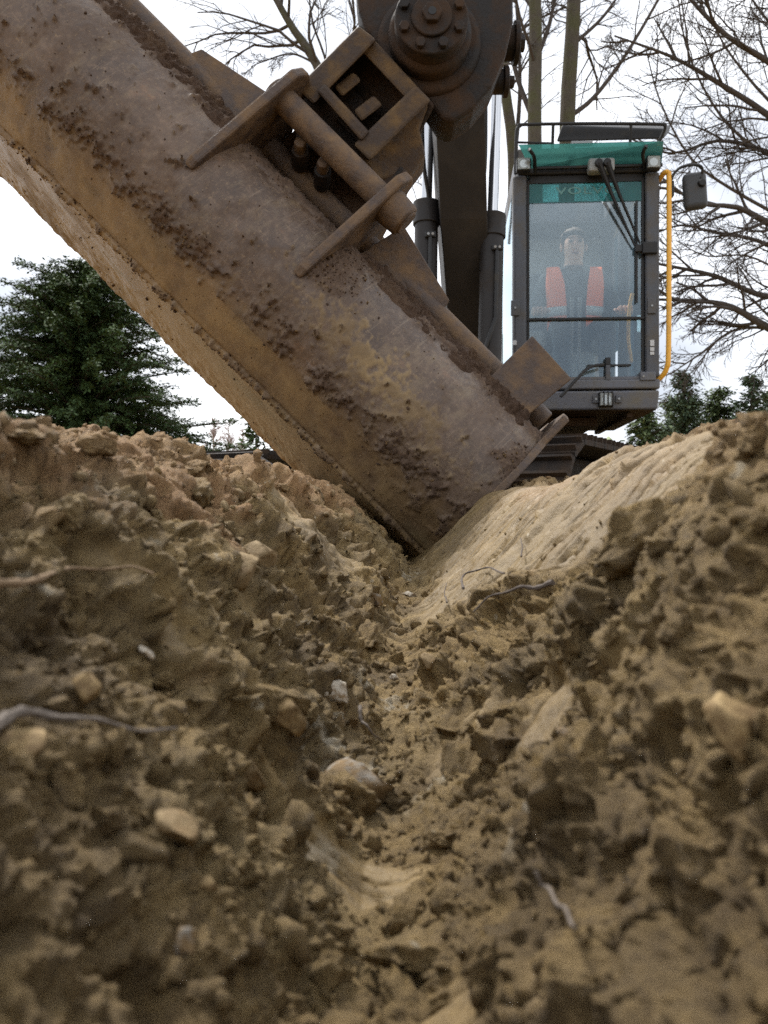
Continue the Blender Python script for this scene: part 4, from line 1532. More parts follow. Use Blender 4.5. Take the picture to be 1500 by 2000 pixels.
lamp(1026, 316, 0.092, 0.085, -0.09)
lamp(1277, 319, 0.092, 0.085, -0.09)
lamp(1185, 780, 0.095, 0.095, -0.035)
MB().box(cp(1163, 780, -0.004), (0.04, 0.012, 0.05)).build('lamp_bracket', 'cab_pillar', cab, 0.004)
MB().box(cp(1207, 780, -0.004), (0.04, 0.012, 0.05)).build('lamp_bracket', 'cab_pillar', cab, 0.004)
for dx in (-9, -1, 7):
    MB().tube([cp(1186 + dx, 795, -0.02), cp(1186 + dx, 793, -0.05), cp(1186 + dx, 768, -0.05), cp(1186 + dx, 766, -0.02)], 0.0035, 6).build('lamp_guard', 'rubber', cab)
for dx in (-22, 22):
    MB().cyl(cp(1185 + dx, 780, -0.02), cp(1185 + dx, 780, -0.005), 0.008, 6).build('bracket_bolt', 'plate', cab)
MB().tube(curve_pts([cp(1009, 330, 0.06), cp(1010, 262, 0.04), cp(1014, 240, 0.03), cp(1030, 236, 0.03), cp(1160, 238, 0.03), cp(1285, 243, 0.03), cp(1298, 247, 0.03), cp(1296, 258, 0.05), cp(1288, 276, 0.08)], 48), 0.011, 8).build('roof_rail', 'rubber', cab, 0, True)
for x in (1082, 1233):
    MB().tube([cp(x, 239, 0.03), cp(x, 281, 0.07)], 0.010, 8).build('rail_post', 'rubber', cab, 0, True)
MB().tube([cp(1011, 268, 0.05), cp(1080, 272, 0.05)], 0.008, 8).build('rail_bar', 'rubber', cab, 0, True)
MB().hexa([cq(1085, 276, 0.10), cq(1292, 276, 0.10), cq(1296, 256, 0.10), cq(1096, 243, 0.10)],
          [cq(1085, 262, 0.55), cq(1292, 266, 0.55), cq(1296, 250, 0.55), cq(1096, 238, 0.55)]).build('roof_hatch', 'rubber', cab, 0.012)
MB().box(cp(1140, 270, 0.085), (0.14, 0.03, 0.03)).build('hatch_latch', 'interior', cab, 0.005)
# wipers
MB().box(cq(1174, 326, -0.05), (0.165, 0.09, 0.085)).build('wiper_motor', 'interior', cab, 0.015)
for (x0, y0, x1, y1) in ((1172, 318, 1238, 482), (1188, 318, 1248, 478)):
    a, m_, b = cq(x0, y0, -0.115), cq(x0 + (x1 - x0) * 0.35, y0 + (y1 - y0) * 0.38, -0.06), cp(x1, y1, 0.0)
    MB().tube([a, m_, b], [0.020, 0.011, 0.006], 8).build('wiper_arm', 'rubber', cab, 0, True)
    MB().cyl(a + Vector((0, -0.012, 0)), a + Vector((0, 0.06, 0)), 0.024, 16).build('wiper_pivot', 'rubber', cab, 0.003, True)
MB().box(cp(1243, 492, 0.02), (0.012, 0.014, 0.66)).build('wiper_blade', 'rubber', cab)
MB().box(cp(1247, 487, 0.005), (0.055, 0.03, 0.05)).build('blade_carrier', 'rubber', cab, 0.005)
MB().box(cp(1266, 488, -0.012), (0.095, 0.035, 0.075)).build('wiper_park', 'rubber', cab, 0.006)
MB().box(cp(1190, 713, 0.02), (0.28, 0.012, 0.011)).build('lower_wiper_blade', 'rubber', cab)
MB().box(cp(1187, 706, 0.012), (0.035, 0.03, 0.05)).build('lower_wiper_hub', 'rubber', cab, 0.006)
MB().box(cp(1187, 728, 0.008), (0.030, 0.02, 0.10)).build('lower_wiper_bracket', 'cab_pillar', cab, 0.004)
# hinges, plates, bolts
for (x, y) in ((1007, 600), (1270, 600)):
    MB().box(cp(x, y, -0.006), (0.055, 0.016, 0.10)).build('hinge_plate', 'cab_pillar', cab, 0.004)
    MB().cyl(cp(x, y, -0.02), cp(x, y, -0.01), 0.008, 6).build('hinge_bolt', 'plate', cab)
for (x, y, h) in ((1271, 672, 0.04), (1271, 684, 0.025), (1271, 692, 0.02), (1006, 668, 0.03)):
    MB().box(cp(x, y, -0.004), (0.026, 0.008, h)).build('warning_plate', 'reflective', cab, 0.001)
MB().box(cp(1263, 736, -0.006), (0.10, 0.014, 0.055)).build('corner_bracket', 'cab_paint', cab, 0.004)
MB().cyl(cp(1254, 737, -0.02), cp(1254, 737, -0.008), 0.008, 6).build('bracket_bolt', 'plate', cab)
# handrail and mirror
MB().tube(curve_pts([cp(1288, 350, 0.05), cp(1294, 342, 0.0), cp(1300, 344, -0.02), cp(1302, 360, -0.02), cp(1302, 520, -0.02), cp(1301, 690, -0.02), cp(1298, 722, -0.01), cp(1290, 737, 0.02), cp(1280, 744, 0.05)], 60), 0.0165, 12).build('handrail', 'yellow', cab, 0, True)
MB().tube(curve_pts([cp(1305, 378, 0.02), cp(1307, 355, -0.02), cp(1320, 338, -0.04), cp(1345, 332, -0.04), cp(1363, 336, -0.03), cp(1366, 352, 0.0)], 30), 0.009, 8).build('mirror_arm', 'rubber', cab, 0, True)
MB().box(cp(1309, 372, 0.02), (0.03, 0.05, 0.10)).build('mirror_clamp', 'rubber', cab, 0.006)
mm = MB().box((0, 0, 0), (0.148, 0.07, 0.245)).build('mirror', 'mirror_plastic', cab, 0.035, True, 4)
mm.location = cp(1354, 377, 0.02)
mm.rotation_euler = (R(-4), R(-3), R(-14))
MB().cyl(cp(1364, 366, -0.045), cp(1364, 366, 0.0), 0.022, 16, 0.03).build('mirror_knob', 'rubber', cab, 0.004, True)
MB().cyl(cp(1364, 352, -0.02), cp(1364, 366, -0.03), 0.010, 12).build('mirror_stem', 'rubber', cab, 0, True)
# inside
MB().box(cp(1125, 640, 0.74), (0.50, 0.48, 0.14)).build('seat_cushion', 'seat', cab, 0.05, True, 4)
MB().box(cp(1125, 545, 0.98), (0.48, 0.14, 0.62), Matrix.Rotation(R(-8), 3, 'X')).build('seat_back', 'seat', cab, 0.06, True, 4)
MB().box(cp(1125, 690, 0.74), (0.42, 0.42, 0.26)).build('seat_base', 'interior', cab, 0.02)
for x in (1058, 1198):
    MB().box(cp(x, 640, 0.56), (0.14, 0.40, 0.12)).build('arm_console', 'interior', cab, 0.03)
    MB().tube([cp(x, 622, 0.32), cp(x, 592, 0.30)], [0.016, 0.026], 12).build('joystick', 'rubber', cab, 0, True)
for x in (1127, 1142):
    MB().tube([cp(x, 735, 0.30), cp(x, 640, 0.24), cp(x, 565, 0.22)], 0.013, 8).build('travel_lever', 'plate', cab, 0, True)
MB().box(cp(1135, 735, 0.45), (0.34, 0.20, 0.03)).build('pedal_plate', 'interior', cab, 0.004)
MB().tube(curve_pts([cp(1246, 560, 0.20), cp(1240, 590, 0.20), cp(1238, 650, 0.20), cp(1243, 700, 0.18)], 14), 0.012, 8).build('grab_rail', 'yellow', cab, 0, True)

# ------------------------------------------------------------------ driver
person = empty('person', excavator.location + cab.location + Vector((0.07, 0.66, 0.48)), (0, 0, R(-4)))
person.scale = (1.10, 1.0, 1.06)
tag(person, 'seated driver in a dark jacket and orange vest behind the windscreen', 'person')
# person space: seat surface at z = 0, facing -Y
J = {
    'pelvis': ((0, 0, 0.10), 0.155, 0.13), 'waist': ((0, 0.02, 0.26), 0.150, 0.12), 'chest': ((0, 0.03, 0.42), 0.175, 0.13),
    'collar': ((0, 0.03, 0.535), 0.115, 0.095), 'neck': ((0, 0.02, 0.60), 0.058, 0.058), 'jaw': ((0, -0.005, 0.665), 0.066, 0.078),
    'face': ((0, -0.008, 0.735), 0.076, 0.096), 'crown': ((0, 0.005, 0.80), 0.062, 0.076),
    'shl': ((-0.185, 0.03, 0.50), 0.068, 0.068), 'ell': ((-0.27, -0.02, 0.25), 0.052, 0.052), 'wrl': ((-0.26, -0.28, 0.20), 0.036, 0.036), 'hal': ((-0.255, -0.35, 0.21), 0.036, 0.022),
    'shr': ((0.185, 0.03, 0.50), 0.068, 0.068), 'elr': ((0.28, -0.02, 0.25), 0.052, 0.052), 'wrr': ((0.27, -0.28, 0.21), 0.036, 0.036), 'har': ((0.265, -0.35, 0.22), 0.036, 0.022),
    'hil': ((-0.10, -0.02, 0.08), 0.095, 0.085), 'knl': ((-0.14, -0.44, 0.12), 0.068, 0.068), 'anl': ((-0.13, -0.52, -0.28), 0.046, 0.046), 'tol': ((-0.13, -0.66, -0.31), 0.045, 0.03),
    'hir': ((0.10, -0.02, 0.08), 0.095, 0.085), 'knr': ((0.14, -0.44, 0.12), 0.068, 0.068), 'anr': ((0.13, -0.52, -0.28), 0.046, 0.046), 'tor': ((0.13, -0.66, -0.31), 0.045, 0.03),
}
keys = list(J)
E = [('pelvis', 'waist'), ('waist', 'chest'), ('chest', 'collar'), ('collar', 'neck'), ('neck', 'jaw'), ('jaw', 'face'), ('face', 'crown'),
     ('chest', 'shl'), ('shl', 'ell'), ('ell', 'wrl'), ('wrl', 'hal'), ('chest', 'shr'), ('shr', 'elr'), ('elr', 'wrr'), ('wrr', 'har'),
     ('pelvis', 'hil'), ('hil', 'knl'), ('knl', 'anl'), ('anl', 'tol'), ('pelvis', 'hir'), ('hir', 'knr'), ('knr', 'anr'), ('anr', 'tor')]


def skin_material():
    m, n, l, b = new_mat('driver clothing and skin')
    c = coords(n)
    sp = n.new('ShaderNodeSeparateXYZ')
    l.new(c, sp.inputs[0])
    head = ramp(n, l, sp.outputs[2], [(0.585, 0.0), (0.60, 1.0)])
    yy = math_node(n, l, 'MULTIPLY', sp.outputs[1], -1.0)
    hand = math_node(n, l, 'MULTIPLY', ramp(n, l, yy, [(0.285, 0.0), (0.30, 1.0)]), ramp(n, l, sp.outputs[2], [(0.165, 0.0), (0.175, 1.0)]))
    f = math_node(n, l, 'MAXIMUM', head, hand)
    cl = mixc(n, l, noise_node(n, l, c, 14, 5, 0.6), (0.018, 0.02, 0.027), (0.045, 0.05, 0.06))
    l.new(mixc(n, l, f, cl, (0.60, 0.37, 0.28)), b.inputs['Base Color'])
    b.inputs['Roughness'].default_value = 0.65
    return m


me = bpy.data.meshes.new('body')
me.from_pydata([J[k][0] for k in keys], [(keys.index(a), keys.index(b)) for a, b in E], [])
body = link('body', me, skin_material(), person)
body.modifiers.new('skin', 'SKIN')
sv = me.skin_vertices[0].data
for i, k in enumerate(keys):
    sv[i].radius = (J[k][1], J[k][2])
    sv[i].use_root = (k == 'pelvis')
ss = body.modifiers.new('smooth', 'SUBSURF')
ss.levels = 2
ss.render_levels = 2
# hair, nose, ears, eyes, mouth
hv, hf = ico(4)
h = hv * np.array([0.086, 0.104, 0.092]) + np.array([0, 0.012, 0.765])
h = h + hv * (0.010 * fbm(hv * 5, 3, 401) + 0.006 * perlin(hv * 14, 402))[:, None]
keep = ~((hv[:, 1] < -0.25) & (hv[:, 2] < 0.42)) & (hv[:, 2] > -0.35)
tri = hf[keep[hf].all(axis=1)]
hair = link('hair', np_mesh('hair', h, None, tri, True), 'hair', person)
hair.modifiers.new('thick', 'SOLIDIFY').thickness = 0.008
MB().hexa([Vector((-0.016, -0.105, 0.690)), Vector((0.016, -0.105, 0.690)), Vector((0.016, -0.07, 0.690)), Vector((-0.016, -0.07, 0.690))],
          [Vector((-0.008, -0.096, 0.742)), Vector((0.008, -0.096, 0.742)), Vector((0.008, -0.07, 0.742)), Vector((-0.008, -0.07, 0.742))]).build('nose', 'skin', person, 0.006, True)
MB().box((0, -0.083, 0.665), (0.046, 0.012, 0.012)).build('mouth', plain('lips', (0.33, 0.13, 0.11), 0.5), person, 0.004, True)
for s in (-1, 1):
    ev = ico(2)
    link('eye', np_mesh('eye', ev[0] * 0.011 + np.array([s * 0.031, -0.088, 0.742]), None, ev[1], True), 'eye', person)
    link('ear', np_mesh('ear', ev[0] * np.array([0.010, 0.020, 0.032]) + np.array([s * 0.080, 0.015, 0.725]), None, ev[1], True), 'skin', person)
    MB().box((s * 0.031, -0.094, 0.762), (0.036, 0.012, 0.008), Matrix.Rotation(R(8 * s), 3, 'Y')).build('eyebrow', 'hair', person, 0.003)
# hands closed round the levers: four bent fingers and a thumb each
for s in (-1, 1):
    hx, hy, hz = s * 0.262, -0.372, 0.215
    hm = MB().box((hx, hy + 0.012, hz), (0.085, 0.075, 0.036))
    for k in range(4):
        fx = hx - 0.032 + 0.0215 * k
        ln = (0.030, 0.036, 0.034, 0.026)[k]
        hm.tube([(fx, hy - 0.02, hz + 0.006), (fx, hy - 0.02 - ln, hz + 0.010), (fx, hy - 0.03 - ln, hz - 0.018), (fx, hy - 0.01 - ln, hz - 0.036)], [0.0105, 0.010, 0.009, 0.008], 8)
    hm.tube([(hx - s * 0.040, hy + 0.02, hz), (hx - s * 0.062, hy - 0.012, hz - 0.004), (hx - s * 0.060, hy - 0.040, hz - 0.012)], [0.013, 0.011, 0.009], 8)
    hm.build('hand', 'skin', person, 0.004, True)


# vest: two front panels over the shoulders, with reflective bands
def vest_panel(s):
    rows = []
    for k in range(15):
        z = 0.14 + 0.44 * k / 14
        ry = np.interp(z, [0.14, 0.26, 0.42, 0.50, 0.56, 0.60], [0.148, 0.150, 0.155, 0.135, 0.085, 0.03])
        xi = np.interp(z, [0.14, 0.30, 0.45, 0.58], [0.062, 0.062, 0.075, 0.100])
        xo = np.interp(z, [0.14, 0.30, 0.45, 0.58], [0.176, 0.180, 0.186, 0.178])
        row = []
        for j in range(7):
            x = xi + (xo - xi) * j / 6
            y = 0.03 - ry * math.sqrt(max(0.05, 1 - (x / 0.215) ** 2)) - 0.012
            row.append((s * x, y, z))
        rows.append(row)
    v = np.array(rows).reshape(-1, 3)
    o = link('vest_panel', np_mesh('vest_panel', v, grid_quads(15, 7), None, True), 'vest', person)
    o.modifiers.new('thick', 'SOLIDIFY').thickness = 0.006
    for (z0, z1) in ((3, 5), (0, 0)):
        if z0 == z1:
            continue
        sub = np.array(rows)[z0:z1 + 1].reshape(-1, 3) + np.array([0, -0.006, 0])
        b = link('reflective_band', np_mesh('reflective_band', sub, grid_quads(z1 - z0 + 1, 7), None, True), 'reflective', o)
        b.modifiers.new('thick', 'SOLIDIFY').thickness = 0.002


vest_panel(-1)
vest_panel(1)

# ------------------------------------------------------------------ trees
class Twigs:
    def __init__(self):
        self.V, self.Q, self.T, self.n = [], [], [], 0

    def tube(self, pts, r0, r1, sides):
        pts = np.array([tuple(p) for p in pts])
        m = len(pts)
        t = np.gradient(pts, axis=0)
        t /= np.linalg.norm(t, axis=1)[:, None] + 1e-9
        a = np.array([0.31, 0.83, 0.46])
        u = np.cross(t, a)
        u /= np.linalg.norm(u, axis=1)[:, None] + 1e-9
        w = np.cross(t, u)
        ang = np.arange(sides) * 2 * math.pi / sides
        rad = np.linspace(r0, r1, m)[:, None, None]
        ring = pts[:, None, :] + rad * (u[:, None, :] * np.cos(ang)[None, :, None] + w[:, None, :] * np.sin(ang)[None, :, None])
        self.V.append(ring.reshape(-1, 3))
        self.Q.append(grid_quads(m, sides, True) + self.n)
        self.n += m * sides

    def mesh(self, name):
        return np_mesh(name, np.concatenate(self.V), np.concatenate(self.Q), None, True)


def branch(T, p, d, length, r, level, rnd, droop=0.0, wiggle=0.22, nsub=(7, 6, 4), sides=(7, 5, 3, 3), spread=0.8):
    """one limb with its side branches, down to twigs"""
    steps = (9, 7, 5, 4)[min(level, 3)]
    pts = [p.copy()]
    q, dd = p.copy(), d.normalized()
    for k in range(steps):
        dd = (dd + Vector((rnd.gauss(0, wiggle), rnd.gauss(0, wiggle), rnd.gauss(0, wiggle) - droop * (k / steps)))).normalized()
        q = q + dd * (length / steps)
        pts.append(q.copy())
    T.tube(pts, r, r * (0.35 if level < 3 else 0.6), sides[min(level, 3)])
    subs(T, pts, length, r, level, rnd, droop, wiggle, nsub, sides, spread)


def subs(T, pts, length, r, level, rnd, droop, wiggle, nsub, sides, spread):
    if level >= len(nsub):
        return
    n = nsub[level]
    for k in range(n):
        f = 0.18 + 0.80 * (k + rnd.random() * 0.8) / n
        x = f * (len(pts) - 1)
        i = min(int(x), len(pts) - 2)
        base = pts[i].lerp(pts[i + 1], x - i)
        ax = (pts[i + 1] - pts[i]).normalized()
        rv = Vector((rnd.gauss(0, 1), rnd.gauss(0, 0.7), rnd.gauss(0, 1)))
        side = (rv - ax * rv.dot(ax)).normalized()
        nd = ax * (1.0 - 0.3 * rnd.random()) + side * spread * rnd.uniform(0.6, 1.3)
        branch(T, base, nd, length * rnd.uniform(0.32, 0.58) * (1.15 - 0.5 * f), max(r * rnd.uniform(0.34, 0.50), 0.0045), level + 1, rnd, droop, wiggle, nsub, sides, spread)


def bare_tree(label, base, trunk_px, limbs, depth, r0, seed, group='bare winter trees', nsub=(7, 6, 4), droop=0.05, twig='twig', barkm='bark', twig_r=0.4):
    """trunk_px: pixel polyline of the trunk at its distance; limbs: list of (polyline, r0, r1)"""
    rnd = random.Random(seed)
    root_o = empty('bare_tree', base)
    tag(root_o, label, 'tree', group)
    off = Vector(base)
    for stem in trunk_px:
        pts = curve_pts([at(x, y, depth + dz) - off for x, y, dz in stem[0]], 16)
        T = Twigs()
        T.tube(pts, stem[1], stem[2], 10)
        link('trunk', T.mesh('trunk'), barkm, root_o)
        B = Twigs()
        length = sum((pts[i + 1] - pts[i]).length for i in range(len(pts) - 1))
        up = [p for p in pts if (1000 - (p + off).z / depth * F) < 330]
        if len(up) > 2 and stem[3]:
            subs(B, up, length * 0.45, stem[1] * 0.55, 0, rnd, droop, 0.2, nsub, (6, 5, 3, 3), 0.9)
            link('branches', B.mesh('branches'), twig, root_o)
    for poly, a, b in limbs:
        pts = curve_pts([at(x, y, depth + dz) - off for x, y, dz in poly], 16)
        T = Twigs()
        T.tube(pts, a * 0.62, b * 0.62, 8)
        length = sum((pts[i + 1] - pts[i]).length for i in range(len(pts) - 1))
        subs(T, pts, length * 0.62, a * 0.5, 0, rnd, droop, 0.11, nsub, (6, 5, 3, 3), 0.75)
        link('limb', T.mesh('limb'), barkm if False else twig, root_o)
    return root_o


# clump of tall stems behind the cab
D = 17.0
bare_tree('bare tree with an upright grey green trunk left of the cab roof', at(1060, 1000, D) + Vector((0, 0, -0.4)),
          [([(1050, 1050, 0), (1048, 600, 0), (1044, 240, 0), (1046, 60, 0), (1040, -160, 0), (1030, -400, 0)], 0.155, 0.10, True)],
          [([(1044, 240, 0), (1010, 150, .3), (985, 40, .5), (960, -80, .8)], 0.09, 0.04), ([(1046, 120, 0), (1075, 40, .3), (1090, -60, .3)], 0.08, 0.04)], D, 0.2, 21, nsub=(9, 6, 4))
D = 18.5
bare_tree('bare tree with the thickest dark trunk rising behind the cab roof', at(1115, 1000, D) + Vector((0, 0, -0.4)),
          [([(1105, 1050, 0), (1106, 600, 0), (1108, 240, 0), (1118, 60, 0), (1128, -160, 0), (1140, -400, 0)], 0.185, 0.12, True)],
          [([(1110, 230, 0), (1160, 190, .2), (1220, 110, .4), (1285, 0, .6), (1330, -90, .8)], 0.085, 0.035), ([(1116, 90, 0), (1180, 30, .3), (1240, -60, .5)], 0.07, 0.03)], D, 0.2, 22, nsub=(9, 6, 4))
D = 20.0
bare_tree('bare tree with slender twin stems between the boom ram and the cab', at(990, 1000, D) + Vector((0, 0, -0.4)),
          [([(985, 1050, 0), (1000, 500, 0), (1002, 300, 0), (985, 160, 0), (975, 0, 0), (965, -200, 0)], 0.15, 0.09, True)],
          [([(1003, 330, 0), (1015, 190, .2), (1012, 60, .4), (1000, -80, .5)], 0.09, 0.04), ([(830, 480, 0), (825, 380, 0), (850, 250, .2), (845, 120, .2)], 0.05, 0.02)], D, 0.2, 23, nsub=(6, 5, 4))
# spreading tree whose trunk stands outside the right edge
D = 13.0
bare_tree('spreading bare tree reaching in from the right edge with long drooping limbs', at(1720, 1040, D) + Vector((0, 0, 0.0)),
          [([(1720, 1080, 0), (1700, 700, 0), (1690, 400, 0), (1700, 100, 0), (1720, -300, 0)], 0.30, 0.20, False)],
          [([(1690, 470, 0), (1590, 470, -.2), (1500, 435, -.2), (1440, 405, -.3), (1360, 395, -.3), (1290, 345, -.4)], 0.115, 0.022),
           ([(1695, 660, 0), (1590, 680, -.1), (1500, 640, -.1), (1430, 600, -.2), (1370, 588, -.2), (1285, 585, -.3)], 0.13, 0.03),
           ([(1692, 620, 0), (1580, 590, .2), (1480, 575, .3), (1400, 540, .3), (1320, 522, .3), (1280, 515, .3)], 0.10, 0.022),
           ([(1695, 330, 0), (1590, 310, .2), (1500, 225, .1), (1400, 160, 0), (1310, 110, 0), (1200, 70, 0)], 0.11, 0.02),
           ([(1695, 300, 0), (1600, 190, -.3), (1500, 120, -.3), (1420, 70, -.4), (1350, 0, -.4), (1290, -80, -.5)], 0.10, 0.025),
           ([(1695, 380, 0), (1580, 330, .3), (1480, 290, .5), (1400, 275, .5), (1310, 300, .5), (1230, 270, .5)], 0.08, 0.015),
           ([(1705, 90, 0), (1580, 20, 0), (1490, -40, 0), (1380, -100, 0)], 0.10, 0.03),
           ([(1690, 700, 0), (1580, 660, .1), (1450, 640, .1), (1370, 690, .1), (1310, 730, .1)], 0.06, 0.012),
           ([(1692, 520, 0), (1590, 520, .5), (1480, 470, .5), (1400, 455, .6), (1330, 440, .6), (1270, 460, .6)], 0.07, 0.015)],
          D, 0.3, 24, nsub=(13, 8, 5), droop=0.03)
D = 16.0
bare_tree('bare tree whose limbs show above the bucket left of the hitch', at(690, 1040, D) + Vector((0, 0, 0.0)),
          [([(690, 1080, 0), (680, 700, 0), (672, 420, 0), (650, 230, 0), (618, 125, 0), (575, 60, 0), (540, 0, 0), (500, -80, 0)], 0.13, 0.045, True)],
          [([(655, 250, 0), (690, 130, .2), (690, 30, .3), (660, -60, .3)], 0.05, 0.02), ([(618, 125, 0), (570, 105, .2), (520, 118, .2), (490, 130, .2)], 0.035, 0.012),
           ([(672, 420, 0), (640, 300, .4), (640, 140, .4), (610, 40, .4), (600, -60, .4)], 0.06, 0.02)],
          D, 0.15, 25, nsub=(9, 6, 5))

D = 21.0
bare_tree('farther bare tree with a fine web of twigs behind the mirror', at(1400, 1040, D) + Vector((0, 0, 0.0)),
          [([(1640, 1080, 0), (1630, 700, 0), (1620, 420, 0), (1600, 200, 0), (1580, -200, 0)], 0.22, 0.12, False)],
          [([(1620, 420, 0), (1540, 330, -.2), (1450, 270, -.2), (1390, 200, -.3), (1340, 90, -.3), (1320, -40, -.4)], 0.085, 0.02),
           ([(1615, 360, 0), (1530, 230, .2), (1460, 150, .3), (1400, 60, .3), (1370, -60, .3)], 0.08, 0.02),
           ([(1620, 520, 0), (1530, 430, .2), (1430, 370, .1), (1350, 310, 0), (1290, 200, 0), (1260, 90, 0)], 0.085, 0.018),
           ([(1600, 200, 0), (1530, 80, -.3), (1470, 0, -.3), (1430, -90, -.4)], 0.075, 0.02),
           ([(1625, 600, 0), (1540, 540, .3), (1460, 500, .5), (1380, 500, .5), (1320, 470, .5)], 0.06, 0.015)],
          D, 0.3, 26, nsub=(12, 8, 5), droop=0.0)

# distant birches between conifer and bucket
for k, (px, top, dep, lab) in enumerate(((418, 815, 62, 'leftmost of the far pale reddish birches beside the dark conifer'), (447, 822, 70, 'middle one of the far pale reddish birches'), (474, 838, 66, 'rightmost of the far pale reddish birches, next to the bucket'))):
    rnd = random.Random(60 + k)
    base = at(px, 1000, dep) + Vector((0, 0, -0.6))
    o = empty('birch_tree', base)
    tag(o, lab, 'tree', 'far birches')
    hgt = (1000 - top) * dep / F + 0.6
    T = Twigs()
    tp = [Vector((0, 0, 0)), Vector((0.1, 0, hgt * .4)), Vector((-0.05, 0, hgt * .75)), Vector((0.05, 0, hgt))]
    T.tube(curve_pts(tp, 12), 0.13, 0.03, 6)
    link('trunk', T.mesh('trunk'), 'birch_bark', o)
    B = Twigs()
    for j in range(58):
        f = 0.2 + 0.78 * rnd.random()
        a = rnd.uniform(0, 6.28)
        d = Vector((math.cos(a), math.sin(a), 1.1))
        branch(B, Vector((0, 0, hgt * f)), d, hgt * 0.30 * (1.15 - f), 0.04, 2, rnd, 0.1, 0.2, (0, 0, 7, 0), (4, 4, 3, 3), 0.8)
    link('crown', B.mesh('crown'), 'birch_twig', o)


# conifers made of many flat sprays hung on whorled boughs
def conifer(name, label, base, height, width, seed, mat, nbough, spray, droop=0.25, group=None, shape=None, fan=5, lean=0.0):
    rs = np.random.default_rng(seed)
    o = empty(name, base)
    tag(o, label, 'tree', group)
    T = Twigs()
    T.tube([Vector((0, 0, 0)), Vector((lean * .5, 0, height * .5)), Vector((lean, 0, height * 0.98))], width * 0.035 + 0.05, 0.03, 8)
    Bt = Twigs()
    link('trunk', T.mesh('trunk'), 'bark', o)
    V = []
    scatter = np.array([1.0, 1.0, 0.75]) * (0.03 + 0.36 * spray)
    for k in range(nbough):
        f = rs.random() ** 0.85
        z = height * (0.04 + 0.95 * f)
        reach = width * (shape(f) if shape else (1 - f) ** 0.75 + 0.05) * rs.uniform(0.55, 1.12)
        a = rs.uniform(0, 2 * math.pi)
        rise = rs.uniform(-0.1, 0.65)
        n = max(4, int(reach / spray * 2.2))
        s = np.linspace(0.12, 1, n)
        bx = np.cos(a) * reach * s + lean * f
        by = np.sin(a) * reach * s
        bz = z + reach * (rise * s - droop * s * s * 1.6)
        Bt.tube([Vector((lean * f, 0, z)), Vector((bx[n // 2], by[n // 2], bz[n // 2])), Vector((bx[-1], by[-1], bz[-1]))], 0.02 + 0.012 * reach, 0.006, 4)
        m = n * fan
        yaw = a + rs.normal(0, 0.85, m)
        L = spray * rs.uniform(0.6, 1.35, m)[:, None]
        wdt = L * rs.uniform(0.13, 0.24, m)[:, None]
        d = np.stack([np.cos(yaw), np.sin(yaw), rs.normal(-0.15, 0.38, m)], -1)
        sd = np.stack([-np.sin(yaw), np.cos(yaw), rs.normal(0, 0.5, m)], -1)
        c = np.repeat(np.stack([bx, by, bz], -1), fan, axis=0) + rs.normal(0, 1, (m, 3)) * scatter
        V.append(np.stack([c - sd * wdt * 0.4, c + d * L * 0.55 - sd * wdt, c + d * L, c + d * L * 0.55 + sd * wdt], 1).reshape(-1, 3))
    V = np.concatenate(V)
    Q = np.arange(len(V)).reshape(-1, 4)
    cr = link('crown', np_mesh('crown', V, Q, None, False), mat, o)
    link('boughs', Bt.mesh('boughs'), 'bark', o)
    return o


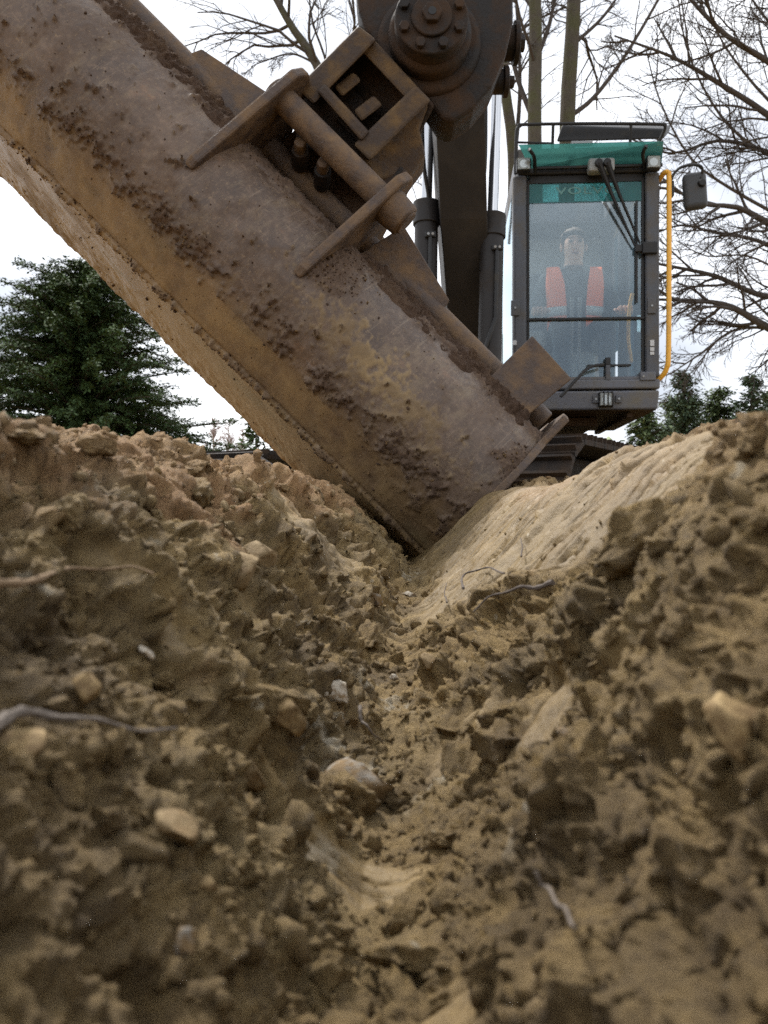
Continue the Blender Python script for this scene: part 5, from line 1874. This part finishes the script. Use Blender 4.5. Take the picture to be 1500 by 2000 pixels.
DY = 26.0
s_ = DY / F
conifer('conifer_tree', 'broad dark green conifer behind the left bank', at(165, 1000, DY) + Vector((0, 0, -0.5)), 490 * s_ + 0.5, 300 * s_, 81, 'yew', 620, 0.105,
        0.16, None, lambda f: (1 - f) ** 0.50 * 1.0 + 0.05, 9, -0.1)
conifer('conifer_tree', 'dark green conifer at the far left edge, lower than the broad one', at(-20, 1000, DY + 3) + Vector((0, 0, -0.5)), 385 * s_, 190 * s_, 82, 'yew', 220, 0.13, 0.2, None, None, 5)
conifer('conifer_tree', 'far dark conifer half hidden under the bucket beside the birches', at(500, 1000, 48) + Vector((0, 0, -0.5)), 215 * 48 / F, 55 * 48 / F, 83, 'yew', 80, 0.4, 0.15, None, None, 4)
DR = 24.0
sr = DR / F
EV = 'small evergreens behind the right bank'
bushy = lambda f: (1 - f) ** 0.4 * 0.9
conifer('pine_tree', 'pointed young pine right of the cab corner', at(1336, 1000, DR) + Vector((0, 0, -0.5)), 312 * sr, 72 * sr, 84, 'pine', 170, 0.13, -0.15, EV, None, 8)
conifer('pine_tree', 'pointed young pine above the right bank near the right edge', at(1468, 1000, DR) + Vector((0, 0, -0.5)), 306 * sr, 64 * sr, 85, 'pine', 160, 0.13, -0.15, EV, None, 8)
conifer('conifer_tree', 'bushy olive green conifer in the middle between the two pines on the right', at(1405, 1000, DR + 1.5) + Vector((0, 0, -0.5)), 292 * sr, 95 * sr, 86, 'cypress', 170, 0.125, 0.1, EV, bushy, 8)
conifer('conifer_tree', 'bushy green conifer just right of the cab underside', at(1262, 1000, DR - 2) + Vector((0, 0, -0.5)), 222 * sr, 62 * sr, 87, 'cypress', 130, 0.125, 0.1, EV, bushy, 8)
conifer('conifer_tree', 'low olive conifer at the foot of the pine beside the cab', at(1310, 1000, DR + 2) + Vector((0, 0, -0.5)), 278 * sr, 80 * sr, 88, 'cypress', 130, 0.125, 0.1, EV, bushy, 8)
conifer('conifer_tree', 'olive conifer cut by the right edge of the picture', at(1510, 1000, DR + 1) + Vector((0, 0, -0.5)), 290 * sr, 80 * sr, 89, 'cypress', 130, 0.125, 0.1, EV, bushy, 8)

# pale grassy mound seen under the cab
mv, mf = ico(4)
c = at(1190, 900, 11.0)
v = mv * np.array([0.20, 0.35, 0.60])
v = v * (1 + 0.12 * fbm(mv * 2.2, 4, 501))[:, None]
o = link('grass_mound', np_mesh('grass_mound', v, None, mf, True), 'mound_grass')
o.location = (c.x, c.y, -0.05 + 0.35)
tag(o, 'pale green mound under the cab behind the track', 'mound')
